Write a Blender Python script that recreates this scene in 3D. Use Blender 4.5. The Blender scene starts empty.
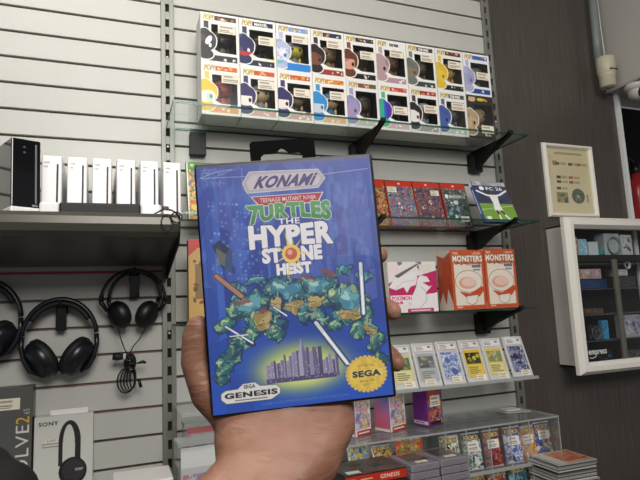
import bpy, bmesh, math, random
import numpy as np
from mathutils import Vector, Matrix, Quaternion
random.seed(4)
C = bpy.context.scene.collection
PI = math.pi
# ------------------------------------------------------------------ camera
cam_d = bpy.data.cameras.new('camera'); cam = bpy.data.objects.new('camera', cam_d); C.objects.link(cam)
yaw, pitch, roll = 0.3673667, 0.1345276, -0.04541382
ca, sa, cb, sb, cc, sc = math.cos(yaw), math.sin(yaw), math.cos(pitch), math.sin(pitch), math.cos(roll), math.sin(roll)
F = Vector((sa*cb, ca*cb, sb)); r0 = Vector((ca, -sa, 0)); u0 = r0.cross(F)
RX = cc*r0 + sc*u0; UP = -sc*r0 + cc*u0
cam.matrix_world = Matrix(((RX.x, UP.x, -F.x, -0.1303), (RX.y, UP.y, -F.y, -1.6135), (RX.z, UP.z, -F.z, 1.45), (0, 0, 0, 1)))
cam_d.sensor_width = 36; cam_d.lens = 532.58/640*36; cam_d.clip_start = 0.02
bpy.context.scene.camera = cam
# ------------------------------------------------------------------ light
S = bpy.context.scene
S.view_settings.view_transform = 'Standard'; S.view_settings.look = 'None'; S.view_settings.gamma = 1
S.view_settings.use_curve_mapping = False; S.view_settings.exposure = 0.58
w = bpy.data.worlds.new('store_air'); S.world = w; w.use_nodes = True
w.node_tree.nodes['Background'].inputs[0].default_value = (1.0, 0.97, 0.95, 1); w.node_tree.nodes['Background'].inputs[1].default_value = 0.10
def area(name, loc, size, sizey, power, col, target=None):
    l = bpy.data.lights.new(name, 'AREA'); l.shape = 'RECTANGLE'; l.size = size; l.size_y = sizey; l.energy = power; l.color = col
    o = bpy.data.objects.new(name, l); C.objects.link(o); o.location = loc
    if target is not None: o.rotation_euler = (Vector(target)-Vector(loc)).to_track_quat('-Z', 'Y').to_euler()
    return o
area('ceiling_panel_light', (-0.35, -1.15, 3.1), 1.2, 0.6, 20, (1, 0.97, 0.9), (-0.25, -0.5, 1.6))
area('ceiling_panel_light', (0.1, -3.1, 2.75), 1.2, 1.0, 36, (1, 0.96, 0.91), (0.2, -0.6, 1.5))
area('ceiling_panel_light', (2.8, -1.15, 2.75), 0.9, 0.7, 19, (1, 0.98, 0.95), (1.6, -0.1, 1.8))
# ------------------------------------------------------------------ colour + materials
def lin(c):
    c = np.asarray(c, float); return np.where(c <= .04045, c/12.92, ((c+.055)/1.055)**2.4)
def hexc(h): return tuple(int(h[i:i+2], 16)/255 for i in (0, 2, 4))
MATS = {}
def M(name, col, rough=.5, metal=0, noise=0, scale=(20, 20, 20), bump=0, coat=0, emit=0):
    if name in MATS: return MATS[name]
    if isinstance(col, str): col = hexc(col)
    m = bpy.data.materials.new(name); m.use_nodes = True; nt = m.node_tree; b = nt.nodes['Principled BSDF']
    lc = tuple(lin(col)) + (1,)
    b.inputs['Base Color'].default_value = lc; b.inputs['Roughness'].default_value = rough; b.inputs['Metallic'].default_value = metal
    b.inputs['Coat Weight'].default_value = coat
    if emit: b.inputs['Emission Color'].default_value = lc; b.inputs['Emission Strength'].default_value = emit
    if noise or bump:
        tc = nt.nodes.new('ShaderNodeTexCoord'); mp = nt.nodes.new('ShaderNodeMapping'); mp.inputs['Scale'].default_value = scale
        n = nt.nodes.new('ShaderNodeTexNoise'); n.inputs['Scale'].default_value = 1; n.inputs['Detail'].default_value = 4
        nt.links.new(tc.outputs['Object'], mp.inputs[0]); nt.links.new(mp.outputs[0], n.inputs['Vector'])
        if noise:
            cr = nt.nodes.new('ShaderNodeValToRGB'); cr.color_ramp.elements[0].position = .3; cr.color_ramp.elements[1].position = .7
            cr.color_ramp.elements[0].color = tuple(x*(1-noise) for x in lc[:3])+(1,)
            cr.color_ramp.elements[1].color = tuple(min(1, x*(1+noise)) for x in lc[:3])+(1,)
            nt.links.new(n.outputs['Fac'], cr.inputs[0]); nt.links.new(cr.outputs[0], b.inputs['Base Color'])
        if bump:
            bp = nt.nodes.new('ShaderNodeBump'); bp.inputs['Strength'].default_value = bump; bp.inputs['Distance'].default_value = .002
            nt.links.new(n.outputs['Fac'], bp.inputs['Height']); nt.links.new(bp.outputs[0], b.inputs['Normal'])
    MATS[name] = m; return m
def clear(name, tint, gloss=.12, rough=.05, haze=0, hazecol=(.8, .8, .8)):
    if name in MATS: return MATS[name]
    m = bpy.data.materials.new(name); m.use_nodes = True; nt = m.node_tree
    for n in list(nt.nodes):
        if n.type != 'OUTPUT_MATERIAL': nt.nodes.remove(n)
    out = [n for n in nt.nodes if n.type == 'OUTPUT_MATERIAL'][0]
    t = nt.nodes.new('ShaderNodeBsdfTransparent'); t.inputs[0].default_value = (*tint, 1)
    g = nt.nodes.new('ShaderNodeBsdfGlossy'); g.inputs['Roughness'].default_value = rough; g.inputs[0].default_value = (1, 1, 1, 1)
    lw = nt.nodes.new('ShaderNodeLayerWeight'); lw.inputs['Blend'].default_value = .5
    pw = nt.nodes.new('ShaderNodeMath'); pw.operation = 'POWER'; pw.inputs[1].default_value = 4; nt.links.new(lw.outputs['Facing'], pw.inputs[0])
    ma = nt.nodes.new('ShaderNodeMath'); ma.operation = 'MULTIPLY_ADD'; ma.inputs[1].default_value = .38; ma.inputs[2].default_value = gloss*.4; nt.links.new(pw.outputs[0], ma.inputs[0])
    mx = nt.nodes.new('ShaderNodeMixShader'); nt.links.new(ma.outputs[0], mx.inputs[0])
    nt.links.new(t.outputs[0], mx.inputs[1]); nt.links.new(g.outputs[0], mx.inputs[2]); last = mx
    if haze:
        d = nt.nodes.new('ShaderNodeBsdfDiffuse'); d.inputs[0].default_value = (*hazecol, 1)
        m2 = nt.nodes.new('ShaderNodeMixShader'); m2.inputs[0].default_value = haze
        nt.links.new(mx.outputs[0], m2.inputs[1]); nt.links.new(d.outputs[0], m2.inputs[2]); last = m2
    nt.links.new(last.outputs[0], out.inputs['Surface']); MATS[name] = m; return m
def printmat(name, rough=.4, coat=0, bump=0):
    if name in MATS: return MATS[name]
    m = bpy.data.materials.new(name); m.use_nodes = True; nt = m.node_tree; b = nt.nodes['Principled BSDF']
    a = nt.nodes.new('ShaderNodeVertexColor'); a.layer_name = 'ink'; nt.links.new(a.outputs[0], b.inputs['Base Color'])
    b.inputs['Roughness'].default_value = rough; b.inputs['Coat Weight'].default_value = coat; b.inputs['Coat Roughness'].default_value = .12
    if bump:
        tc = nt.nodes.new('ShaderNodeTexCoord'); n = nt.nodes.new('ShaderNodeTexNoise'); n.inputs['Scale'].default_value = 38; n.inputs['Detail'].default_value = 2
        nt.links.new(tc.outputs['Object'], n.inputs['Vector'])
        bp = nt.nodes.new('ShaderNodeBump'); bp.inputs['Strength'].default_value = bump; bp.inputs['Distance'].default_value = .004
        nt.links.new(n.outputs['Fac'], bp.inputs['Height']); nt.links.new(bp.outputs[0], b.inputs['Coat Normal'])
    MATS[name] = m; return m
# ------------------------------------------------------------------ object helpers
def thing(name, label, cat, loc=(0, 0, 0), rot=(0, 0, 0), group=None):
    o = bpy.data.objects.new(name, None); C.objects.link(o); o.location = loc; o.rotation_euler = rot; o.empty_display_size = .02
    return tag(o, label, cat, group)
def tag(o, label, cat, group=None):
    o['label'] = label; o['category'] = cat
    if group: o['group'] = group
    return o
class MB:
    def __init__(s): s.bm = bmesh.new(); s.mats = []
    def mi(s, m):
        if m not in s.mats: s.mats.append(m)
        return s.mats.index(m)
    def merge(s, b2, m, mtx=None, smooth=False):
        i = s.mi(m)
        if mtx is not None: b2.transform(mtx)
        vm = {v: s.bm.verts.new(v.co) for v in b2.verts}
        for f in b2.faces:
            try:
                nf = s.bm.faces.new([vm[v] for v in f.verts]); nf.material_index = i; nf.smooth = smooth
            except ValueError: pass
        b2.free(); return s
    def box(s, x0, x1, y0, y1, z0, z1, m, bev=0, seg=2, mtx=None, smooth=False):
        b = bmesh.new(); bmesh.ops.create_cube(b, size=1)
        for v in b.verts: v.co = Vector((x0+(x1-x0)*(v.co.x+.5), y0+(y1-y0)*(v.co.y+.5), z0+(z1-z0)*(v.co.z+.5)))
        if bev: bmesh.ops.bevel(b, geom=b.edges[:], offset=bev, segments=seg, affect='EDGES', profile=.5)
        return s.merge(b, m, mtx, smooth)
    def prism(s, pts, lo, hi, axis, m, bev=0, smooth=False, mtx=None):   # closed outline extruded along an axis
        b = bmesh.new()
        def P(a, c, t): return {'x': (t, a, c), 'y': (a, t, c), 'z': (a, c, t)}[axis]
        A = [b.verts.new(P(a, c, lo)) for a, c in pts]; B = [b.verts.new(P(a, c, hi)) for a, c in pts]
        n = len(pts); b.faces.new(A); b.faces.new(B[::-1])
        for i in range(n): b.faces.new((A[i], B[i], B[(i+1) % n], A[(i+1) % n]))
        bmesh.ops.recalc_face_normals(b, faces=b.faces[:])
        if bev: bmesh.ops.bevel(b, geom=b.edges[:], offset=bev, segments=2, affect='EDGES')
        return s.merge(b, m, mtx, smooth)
    def lathe(s, prof, m, mtx=None, n=24, smooth=True):                 # (r, z) profile about z
        b = bmesh.new(); rings = []
        for r, z in prof:
            rings.append([b.verts.new((r*math.cos(2*PI*i/n), r*math.sin(2*PI*i/n), z)) for i in range(n)] if r > 1e-6 else [b.verts.new((0, 0, z))])
        for A, B in zip(rings, rings[1:]):
            for i in range(n):
                j = (i+1) % n
                q = [A[i % len(A)], A[j % len(A)], B[j % len(B)], B[i % len(B)]]
                q = list(dict.fromkeys(q))
                if len(q) > 2: b.faces.new(q)
        bmesh.ops.recalc_face_normals(b, faces=b.faces[:])
        return s.merge(b, m, mtx, smooth)
    def tube(s, pts, r, m, n=8, flat=1.0, up=(0, 1, 0), closed=False, mtx=None):
        b = bmesh.new(); pts = [Vector(p) for p in pts]; rings = []; N = len(pts)
        rr = r if isinstance(r, (list, tuple)) else [r]*N
        for i, p in enumerate(pts):
            if closed: t = pts[(i+1) % N]-pts[i-1]
            else: t = pts[min(i+1, N-1)]-pts[max(i-1, 0)]
            t.normalize(); a = Vector(up); a = a-a.dot(t)*t
            if a.length < 1e-4: a = Vector((1, 0, 0)); a = a-a.dot(t)*t
            a.normalize(); c = t.cross(a)
            rings.append([b.verts.new(p+rr[i]*(flat*math.cos(2*PI*k/n)*a+math.sin(2*PI*k/n)*c)) for k in range(n)])
        for i in range(N if closed else N-1):
            A, B = rings[i], rings[(i+1) % N]
            for k in range(n): b.faces.new((A[k], A[(k+1) % n], B[(k+1) % n], B[k]))
        if not closed: b.faces.new(rings[0]); b.faces.new(rings[-1][::-1])
        bmesh.ops.recalc_face_normals(b, faces=b.faces[:])
        return s.merge(b, m, mtx, True)
    def ball(s, c, r, m, sc=(1, 1, 1), mtx=None, n=16):
        b = bmesh.new(); bmesh.ops.create_uvsphere(b, u_segments=n, v_segments=n//2+2, radius=r)
        for v in b.verts: v.co = Vector((v.co.x*sc[0]+c[0], v.co.y*sc[1]+c[1], v.co.z*sc[2]+c[2]))
        return s.merge(b, m, mtx, True)
    def build(s, name, parent=None, kind=None):
        me = bpy.data.meshes.new(name); s.bm.to_mesh(me); s.bm.free()
        for m in s.mats: me.materials.append(m)
        o = bpy.data.objects.new(name, me); C.objects.link(o)
        if parent: o.parent = parent
        if kind: o['kind'] = kind
        return o
def struct(mb, name): return mb.build(name, None, 'structure')
# ------------------------------------------------------------------ printed surfaces
FT = {}
def font_tris(s, bold):
    k = (s, bold)
    if k in FT: return FT[k]
    c = bpy.data.curves.new('t', 'FONT'); c.body = s; c.offset = bold; c.resolution_u = 3; c.space_character = 1.1
    o = bpy.data.objects.new('t', c); C.objects.link(o)
    bpy.context.view_layer.update()
    me = bpy.data.meshes.new_from_object(o.evaluated_get(bpy.context.evaluated_depsgraph_get()))
    me.calc_loop_triangles()
    V = np.array([v.co[:2] for v in me.vertices]); T = np.array([t.vertices[:] for t in me.loop_triangles])
    V = (V-V.min(0))/(V.max(0)-V.min(0)); bpy.data.objects.remove(o); bpy.data.meshes.remove(me); bpy.data.curves.remove(c)
    FT[k] = (V, T); return FT[k]
class Canvas:
    SS = 2
    def __init__(s, w, h, bg):
        s.w, s.h = w, h; s.W, s.H = w*s.SS, h*s.SS
        s.a = np.ones((s.H, s.W, 3))*np.array(hexc(bg) if isinstance(bg, str) else bg); s.hole = np.zeros((h, w), bool)
        s.Y, s.X = np.mgrid[0:s.H, 0:s.W]; s.X = (s.X+.5)/s.W; s.Y = (s.Y+.5)/s.H
    def paint(s, mask, col, al=1.0):
        col = np.array(hexc(col) if isinstance(col, str) else col); k = (np.asarray(mask, float)*al)[..., None]
        s.a = s.a*(1-k)+col*k; return s
    def m_rect(s, x0, y0, x1, y1): return (s.X >= x0) & (s.X <= x1) & (s.Y >= y0) & (s.Y <= y1)
    def m_ell(s, cx, cy, rx, ry, rot=0):
        dx, dy = s.X-cx, (s.Y-cy); c_, s_ = math.cos(rot), math.sin(rot); k = s.H/s.W
        dy = dy*k; a, b = dx*c_+dy*s_, -dx*s_+dy*c_; return (a/rx)**2+(b/(ry*k))**2 <= 1
    def m_poly(s, pts):
        m = np.zeros(s.X.shape, bool); n = len(pts)
        for i in range(n):
            (x1, y1), (x2, y2) = pts[i], pts[(i+1) % n]
            if y1 == y2: continue
            m ^= ((y1 > s.Y) != (y2 > s.Y)) & (s.X < (x2-x1)*(s.Y-y1)/(y2-y1)+x1)
        return m
    def m_line(s, pts, wd):
        m = np.zeros(s.X.shape, bool); k = s.H/s.W
        for (x1, y1), (x2, y2) in zip(pts, pts[1:]):
            dx, dy = x2-x1, (y2-y1)*k; L = dx*dx+dy*dy+1e-12
            t = np.clip(((s.X-x1)*dx+(s.Y-y1)*k*dy)/L, 0, 1)
            m |= (s.X-x1-t*dx)**2+((s.Y-y1)*k-t*dy)**2 < wd*wd/4
        return m
    def rect(s, x0, y0, x1, y1, col, al=1.0): return s.paint(s.m_rect(x0, y0, x1, y1), col, al)
    def ell(s, cx, cy, rx, ry, col, al=1.0, rot=0): return s.paint(s.m_ell(cx, cy, rx, ry, rot), col, al)
    def poly(s, pts, col, al=1.0): return s.paint(s.m_poly(pts), col, al)
    def line(s, pts, wd, col, al=1.0): return s.paint(s.m_line(pts, wd), col, al)
    def noise(s, nx, ny, seed):
        r = np.random.RandomState(seed); g = r.rand(ny+2, nx+2)
        x = np.clip(s.X, 0, .9999)*nx; y = np.clip(s.Y, 0, .9999)*ny; xi = x.astype(int); yi = y.astype(int); fx = x-xi; fy = y-yi; fx = fx*fx*(3-2*fx); fy = fy*fy*(3-2*fy)
        return (g[yi, xi]*(1-fx)+g[yi, xi+1]*fx)*(1-fy)+(g[yi+1, xi]*(1-fx)+g[yi+1, xi+1]*fx)*fy
    def glow(s, cx, cy, rx, ry, col, al=1.0, p=1.0):
        d = ((s.X-cx)/rx)**2+((s.Y-cy)/ry)**2; return s.paint(np.exp(-d**p), col, al)
    def m_text(s, t, x0, y0, x1, y1, bold=0, shear=0, warp=None, rot=0):
        V, T = font_tris(t, bold); q = V.copy(); q[:, 0] += shear*(q[:, 1]-.5); q[:, 0] = (q[:, 0]-q[:, 0].min())/(q[:, 0].max()-q[:, 0].min())
        u, v = q[:, 0].copy(), 1-q[:, 1]
        if rot == 1: u, v = v.copy(), 1-u       # reads upwards
        if warp: u, v = warp(u, v)
        px = (x0+u*(x1-x0))*s.W; py = (y0+v*(y1-y0))*s.H; m = np.zeros((s.H, s.W), bool)
        for a, b, c in T:
            xs = px[[a, b, c]]; ys = py[[a, b, c]]
            X0, X1 = max(0, int(xs.min())), min(s.W, int(xs.max())+2); Y0, Y1 = max(0, int(ys.min())), min(s.H, int(ys.max())+2)
            if X1 <= X0 or Y1 <= Y0: continue
            yy, xx = np.mgrid[Y0:Y1, X0:X1]; xx = xx+.5; yy = yy+.5
            d = (xs[1]-xs[0])*(ys[2]-ys[0])-(xs[2]-xs[0])*(ys[1]-ys[0])
            if abs(d) < 1e-9: continue
            l1 = ((xs[1]-xx)*(ys[2]-yy)-(xs[2]-xx)*(ys[1]-yy))/d; l2 = ((xs[2]-xx)*(ys[0]-yy)-(xs[0]-xx)*(ys[2]-yy))/d
            m[Y0:Y1, X0:X1] |= (l1 >= -1e-6) & (l2 >= -1e-6) & (l1+l2 <= 1+1e-6)
        return m
    @staticmethod
    def dil(m, n):
        for _ in range(n):
            k = m.copy(); k[1:] |= m[:-1]; k[:-1] |= m[1:]; k[:, 1:] |= m[:, :-1]; k[:, :-1] |= m[:, 1:]; m = k
        return m
    def text(s, t, x0, y0, x1, y1, col, bold=0, shear=0, out=None, ow=2, warp=None, rot=0, fat=0, al=1.0):
        m = s.m_text(t, x0, y0, x1, y1, bold, shear, warp, rot)
        if fat: m = s.dil(m, fat)
        if out: s.paint(s.dil(m, ow), out)
        return s.paint(m, col, al)
    def splash(s, cols, seed, n=20, box=(0, 0, 1, 1), sz=.12):           # loose patches of printed colour
        r = random.Random(seed); x0, y0, x1, y1 = box; clip = s.m_rect(*box)
        if n >= 26:
            k_ = 3.2/max(sz, .04)
            for i, cl in enumerate(cols*2): s.paint(clip & (s.noise(max(2, int(k_*.3)), max(3, int(k_*.4)), seed*13+i) > .62), cl, .6)
            for i, cl in enumerate(cols): s.paint(clip & (s.noise(int(k_), int(k_*1.3), seed*7+i) > .72), cl, .75)
            n = n//3
        for i in range(n):
            m = s.m_ell(r.uniform(x0, x1), r.uniform(y0, y1), r.uniform(.3, 1)*sz, r.uniform(.2, .8)*sz, r.uniform(0, 3)) & clip
            s.paint(m, cols[i % len(cols)], .85)
        return s
    def lines(s, x0, y0, x1, y1, n, col, seed=0):
        r = random.Random(seed)
        for i in range(n):
            y = y0+(y1-y0)*(i+.5)/n; s.rect(x0, y-.25*(y1-y0)/n, x0+(x1-x0)*r.uniform(.6, 1), y+.25*(y1-y0)/n, col)
        return s
def panel(name, parent, cv, W, H, loc=(0, 0, 0), rot=(0, 0, 0), mat=None, bulge=0, base=0, shape=None):
    w_, h_ = cv.w, cv.h; a = cv.a.reshape(h_, cv.SS, w_, cv.SS, 3).mean((1, 3)); a = lin(np.clip(a, 0, 1))
    xs = np.linspace(-W/2, W/2, w_+1); zs = np.linspace(H, 0, h_+1); Xg, Zg = np.meshgrid(xs, zs)
    Yg = -bulge*np.sin(PI*(Xg/W+.5))**.6*np.clip(np.sin(PI*Zg/H), 0, 1)**.6
    if shape: Xg, Yg, Zg = shape(Xg, Yg, Zg)
    V = np.stack([Xg, Yg, Zg], -1).reshape(-1, 3); idx = np.arange((w_+1)*(h_+1)).reshape(h_+1, w_+1)
    Fc = np.stack([idx[1:, :-1], idx[1:, 1:], idx[:-1, 1:], idx[:-1, :-1]], -1); keep = ~cv.hole; Fc = Fc[keep].reshape(-1, 4); col = a[keep]
    n = len(Fc); me = bpy.data.meshes.new(name); me.vertices.add(len(V)); me.vertices.foreach_set('co', V.ravel())
    me.loops.add(n*4); me.loops.foreach_set('vertex_index', Fc.ravel().astype(np.int32)); me.polygons.add(n)
    me.polygons.foreach_set('loop_start', np.arange(0, n*4, 4, dtype=np.int32)); me.update(calc_edges=True)
    at = me.color_attributes.new('ink', 'FLOAT_COLOR', 'CORNER')
    at.data.foreach_set('color', np.repeat(np.concatenate([col, np.ones((n, 1))], 1), 4, axis=0).ravel().astype(np.float32))
    me.materials.append(mat or printmat('printed_card')); me.validate()
    o = bpy.data.objects.new(name, me); C.objects.link(o); o.parent = parent; o.location = loc; o.rotation_euler = rot
    if bulge: me.polygons.foreach_set('use_smooth', np.ones(n, bool))
    return o
def sticker(parent, x, y, z, W, H, seed=0, rot=(0, 0, 0), tint='efe6d2', name='price_sticker'):
    c = Canvas(22, 13, tint); r = random.Random(seed)
    c.lines(.12, .12, .88, .42, 1, '9a9088', seed); c.lines(.08, .55, .92, .9, 2, '8c8680', seed+1)
    return panel(name, parent, c, W, H, (x, y, z), rot, printmat('sticker_paper', .6))
# ------------------------------------------------------------------ shared materials
m_white = M('white_laminate', 'c3c3be', .42, noise=.02, scale=(6, 6, 6)); m_groove = M('slat_groove', '4a443e', .6)
m_groove_red = M('red_glow_groove', 'd23a60', .35); m_groove_pink = M('dull_red_glow_groove', '77595a', .5)  # red glow in the left-bay grooves, put into their colour
m_post = M('galvanised_steel', '85867f', .42, .35, noise=.06, scale=(30, 30, 5)); m_dark = M('dark_slot', '0c0c0c', .8)
m_black = M('black_plastic', '0b0b0d', .42); m_blackg = M('gloss_black_plastic', '0a0b10', .12, coat=.6); m_blackm = M('matt_black_fabric', '17171b', .75, bump=.3, scale=(400, 400, 400))
m_brk = M('black_steel_bracket', '0b0b0c', .55); m_wplastic = M('white_plastic', 'f0eff0', .22); m_carton = M('white_carton', 'dcdad6', .5)
m_glass = clear('shelf_glass', (.93, .965, .95), .07); m_edge = clear('green_glass_edge', (.30, .50, .44), .1, haze=.25, hazecol=(.05, .16, .13))
m_acr = clear('clear_acrylic', (.93, .94, .94), .12, haze=.07, hazecol=(.75, .78, .8)); m_acre = clear('acrylic_edge', (.75, .78, .78), .2, haze=.45, hazecol=(.6, .63, .62))
m_pane = clear('window_film', (.93, .93, .93), .09, .12)
pm = printmat('printed_card', .38, .15); pg = printmat('glossy_print', .3, .6)
# ------------------------------------------------------------------ setting
PITCH, ZG, W = .0762, 2.4276, 1.255
mb = MB()
ks = list(range(-9, 33)); xr = W-.002
for k in ks:                                                            # each slat with a real groove beneath it
    zt, zb = ZG-PITCH*k-.0035, ZG-PITCH*(k+1)+.0035
    mb.box(-1.6, xr, 0, .02, zb, zt, m_white, .0012, 1)
    g = m_groove
    for (xa, xb, gm) in ((-1.6, 0, m_groove_red if k == 11 else (m_groove_pink if k in (12, 13, 14, 15, 16) else g)), (0, xr, g)):
        mb.box(xa, xb, .009, .02, zt, zt+.007, gm)
struct(mb, 'wall_back')
m_lam = M('dark_woodgrain_laminate', '514b47', .34, noise=.32, scale=(300, 30, 5))
mb = MB(); mb.box(W+.004, 1.895, 0, .03, .3, 2.9, m_lam); struct(mb, 'wall_right')
mb = MB(); mb.box(1.8955, 1.915, -.014, .034, .3, 2.335, M('white_edge_strip', 'e4e6e8', .35)); struct(mb, 'trim_1')
mb = MB(); mb.box(1.86, 3.2, -1.4, .02, 2.345, 3.1, M('painted_bulkhead', 'b9b6b1', .6)); mb.box(1.855, 3.2, -1.4, .02, 2.335, 2.345, M('bulkhead_edge', 'a9a7a2', .5)); struct(mb, 'ceiling_bulkhead')['label'] = 'pale painted bulkhead above dark panel'
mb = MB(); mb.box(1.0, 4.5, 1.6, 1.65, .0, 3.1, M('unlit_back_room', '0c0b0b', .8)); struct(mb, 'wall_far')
mb = MB(); mb.box(-3, 4.5, -4, 1.65, -.02, 0, M('floor_vinyl', '45423f', .5, noise=.05)); struct(mb, 'floor')
mb = MB(); mb.box(-3, 4.5, -4, 1.65, 3.14, 3.17, M('ceiling_tile', 'c9c7c0', .8)); struct(mb, 'ceiling')

def upright(x0, x1, z_screws, label):
    t = thing('slotted_upright', label, 'shelf upright', ((x0+x1)/2, 0, .3)); hw = (x1-x0)/2; m = MB()
    m.box(-hw, -.0055, -.012, -.001, 0, 2.6, m_post, .0008, 1); m.box(.0055, hw, -.012, -.001, 0, 2.6, m_post, .0008, 1)
    z = .011
    while z < 2.55: m.box(-.0055, .0055, -.0118, -.001, z, z+.0245, m_post); z += .0503
    m.box(-.0055, .0055, -.0035, -.001, 0, 2.6, m_dark); m.build('slotted_channel', t)
    for z in z_screws:
        s = MB(); s.lathe([(0, .002), (.003, .0015), (.0042, 0)], M('screw_steel', 'd6d3cc', .3, .8), Matrix.Translation((0, -.012, z-.3)) @ Matrix.Rotation(PI/2, 4, 'X'), 12); s.build('screw', t)
upright(-.008, .030, (2.2475, 1.963, 1.41), 'grey slotted steel upright left of the glass shelves')
upright(1.2205, 1.2545, (2.15, 1.55), 'grey slotted steel upright beside the dark panel')

# ------------------------------------------------------------------ glass shelves and brackets
def glass_shelf(x0, x1, d, z, label, br):
    t = thing('glass_shelf', label, 'shelf', (x0, 0, z)); m = MB(); L = x1-x0
    m.box(.0015, L-.0015, -d+.0015, -.004, -.0055, -.0005, m_glass)
    m.build('glass_pane', t)
    e = MB(); e.box(0, L, -d, -d+.0015, -.006, 0, m_edge); e.box(0, L, -.004, -.0025, -.006, 0, m_edge)
    e.box(0, .0015, -d, -.0025, -.006, 0, m_edge); e.box(L-.0015, L, -d, -.0025, -.006, 0, m_edge); e.build('polished_edge', t)
    for bx, lb in br:
        b = thing('shelf_bracket', lb, 'bracket', (bx, 0, z-.0065), group='black brackets under the glass shelves')
        q = MB(); q.prism([(-.002, -.012), (-.002, -.082), (-.03, -.082), (-.03, -.012)], -.024, .024, 'x', m_brk, .001); q.build('mounting_block', b)
        if bx < .2 and z > 2: continue
        q = MB(); q.prism([(-.004, -.001), (-.004, -.075), (-.04, -.07), (-.12, -.032), (-d-.012, .001), (-d-.012, .012), (-d-.004, .012), (-d-.004, -.001)], -.008, .008, 'x', m_brk, .001); q.build('bracket_arm', b)
glass_shelf(.006, 1.20, .212, 2.028, 'top glass shelf carrying two rows of collectible figure boxes', [(.098, 'black bracket under left end of top glass shelf'), (.632, 'black bracket under middle of top glass shelf'), (1.118, 'black bracket under right end of top glass shelf')])
glass_shelf(.02, 1.19, .235, 1.722, 'second glass shelf with leaning video game cases', [(.60, 'black bracket tip beside held case on second shelf'), (1.085, 'black bracket below the football game case')])
glass_shelf(.02, 1.155, .215, 1.436, 'third glass shelf holding pink box and orange boxes', [(.58, 'black bracket under third shelf behind held case'), (1.09, 'black bracket below the orange monster boxes')])

# ------------------------------------------------------------------ collectible figure boxes
PW, PH, PD = .113, .157, .09
def figure_box(i, j, label, border, hdr, hdrtxt, por, foot, fig, extra=None, dark=False, st=(.7, .3)):
    t = thing('figure_box', label, 'toy box', (.0945+.1147*i+PW/2, -.135, 2.0283+(PH+.0003)*(1-j)), (0, 0, random.uniform(-.012, .012)), 'boxed vinyl figures on the top glass shelf')
    c = Canvas(92, 128, border); wall = '1d1c1d'
    win = c.m_poly([(.27, .22), (.93, .22), (.93, .78), (.5, .78), (.27, .70)])
    c.rect(.06, .035, .94, .16, border)
    c.rect(.36, .045, .93, .14, hdr); c.text('POP!', .07, .035, .34, .145, 'f3d352', .02, .1, out='4b3a20', ow=1)
    if hdrtxt: c.text(hdrtxt, .42, .065, .78, .125, 'f6f0e6', .01, fat=1)
    else: c.splash(['e8b84a', 'f0efe8', 'd2452c'], i*7+j, 7, (.42, .06, .9, .13), .05)
    c.rect(.08, .17, .2, .42, por[0] if not dark else '333030', .9)
    c.rect(.06, .84, .94, .955, foot); c.splash(['ffffff', foot], i+j*11, 5, (.5, .86, .9, .94), .05)
    P = (c.m_ell(.12, .60, .27, .17) | c.m_ell(.15, .54, .25, .17) | (c.m_ell(.10, .48, .17, .16))); edge = c.dil(P, 5)
    neck = c.m_ell(.12, .83, .2, .1); 
    c.paint(edge | c.m_ell(.12, .83, .23, .125), 'f2f0ea'); c.paint(neck, por[0]); c.paint(P, por[0])
    c.paint(c.m_poly([(-.1, .5), (.14, .5), (.3, .56), (.36, .63), (.33, .72), (.2, .78), (-.1, .78)]) & P, por[1]); c.paint(c.m_ell(.24, .65, .04, .042), por[2]); c.paint(P & (c.noise(5, 6, i*5+j) > .62), por[2], .18)
    if extra: extra(c, P)
    hole = win & ~(edge | c.m_ell(.12, .83, .23, .125))
    c.hole = hole.reshape(128, 2, 92, 2).mean((1, 3)) > .5
    panel('front_print', t, c, PW, PH, (0, -.0004, 0), (0, 0, 0), pm)
    m = MB(); h = PW/2
    m.box(-h, -h+.001, 0, PD, 0, PH, m_carton); m.box(h-.001, h, 0, PD, 0, PH, m_carton); m.box(-h, h, 0, PD, 0, .001, m_carton)
    m.box(-h, h, 0, PD, PH-.001, PH, m_carton); m.box(-h, h, PD-.001, PD, 0, PH, m_carton)
    md = M('dark_box_insert', '1d1b1b', .7)
    m.box(-h+.001, h-.001, .062, .0635, .001, PH-.001, md); m.box(-h+.001, -h+.0025, .001, .062, .001, PH-.001, md); m.box(h-.0025, h-.001, .001, .062, .001, PH-.001, md)
    m.box(-h+.001, h-.001, .001, .062, .001, .03, md); m.build('carton', t)
    m = MB(); m.box(-h+.006, h-.003, .0004, .0008, .03, PH-.02, m_pane); m.build('window_film', t)
    hc, bc = M('fig_'+fig[0], fig[0], .35), M('fig_'+fig[1], fig[1], .4)
    m = MB(); m.ball((.012, .033, .088), .026, hc, (1.1, .85, .92)); m.ball((.012, .033, .101), .0255, bc, (1.13, .9, .72)); m.ball((.012, .034, .052), .013, bc, (1, .7, 1.2))
    for s_ in (-1, 1): m.ball((.012+s_*.016, .03, .056), .006, hc, (.8, .8, 1.7)); m.ball((.012+s_*.007, .034, .037), .007, bc, (.9, 1, 1.1))
    for s_ in (-1, 1): m.ball((.012+s_*.012, .0125, .086), .0042, m_black, (1, .35, 1.1), n=10)
    m.build('vinyl_figurine', t)
    sticker(t, (st[0]-.5)*PW, -.0009, (1-st[1])*PH-.014, .053, .028, i*3+j)
    return t
def gold_hair(c, P): c.paint(P & (c.Y < .6) , 'f1c63a')
def spot(col, x, y, rx, ry): return lambda c, P: c.paint(c.m_ell(x, y, rx, ry) & P, col)
def hairtop(col, y=.56): return lambda c, P: c.paint(P & ((c.Y < y) | (c.X > .3)), col)
def rainbow(c, P):
    for q, col in enumerate(['3fb07a', '38b0a0', '2c63c8', '4a34b0', '6a2fa8']): c.paint(P & (c.X > .08*q-.02), col)
def blue_seal(c, P): c.rect(.74, .72, .92, .82, '3f8fd0')
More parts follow.
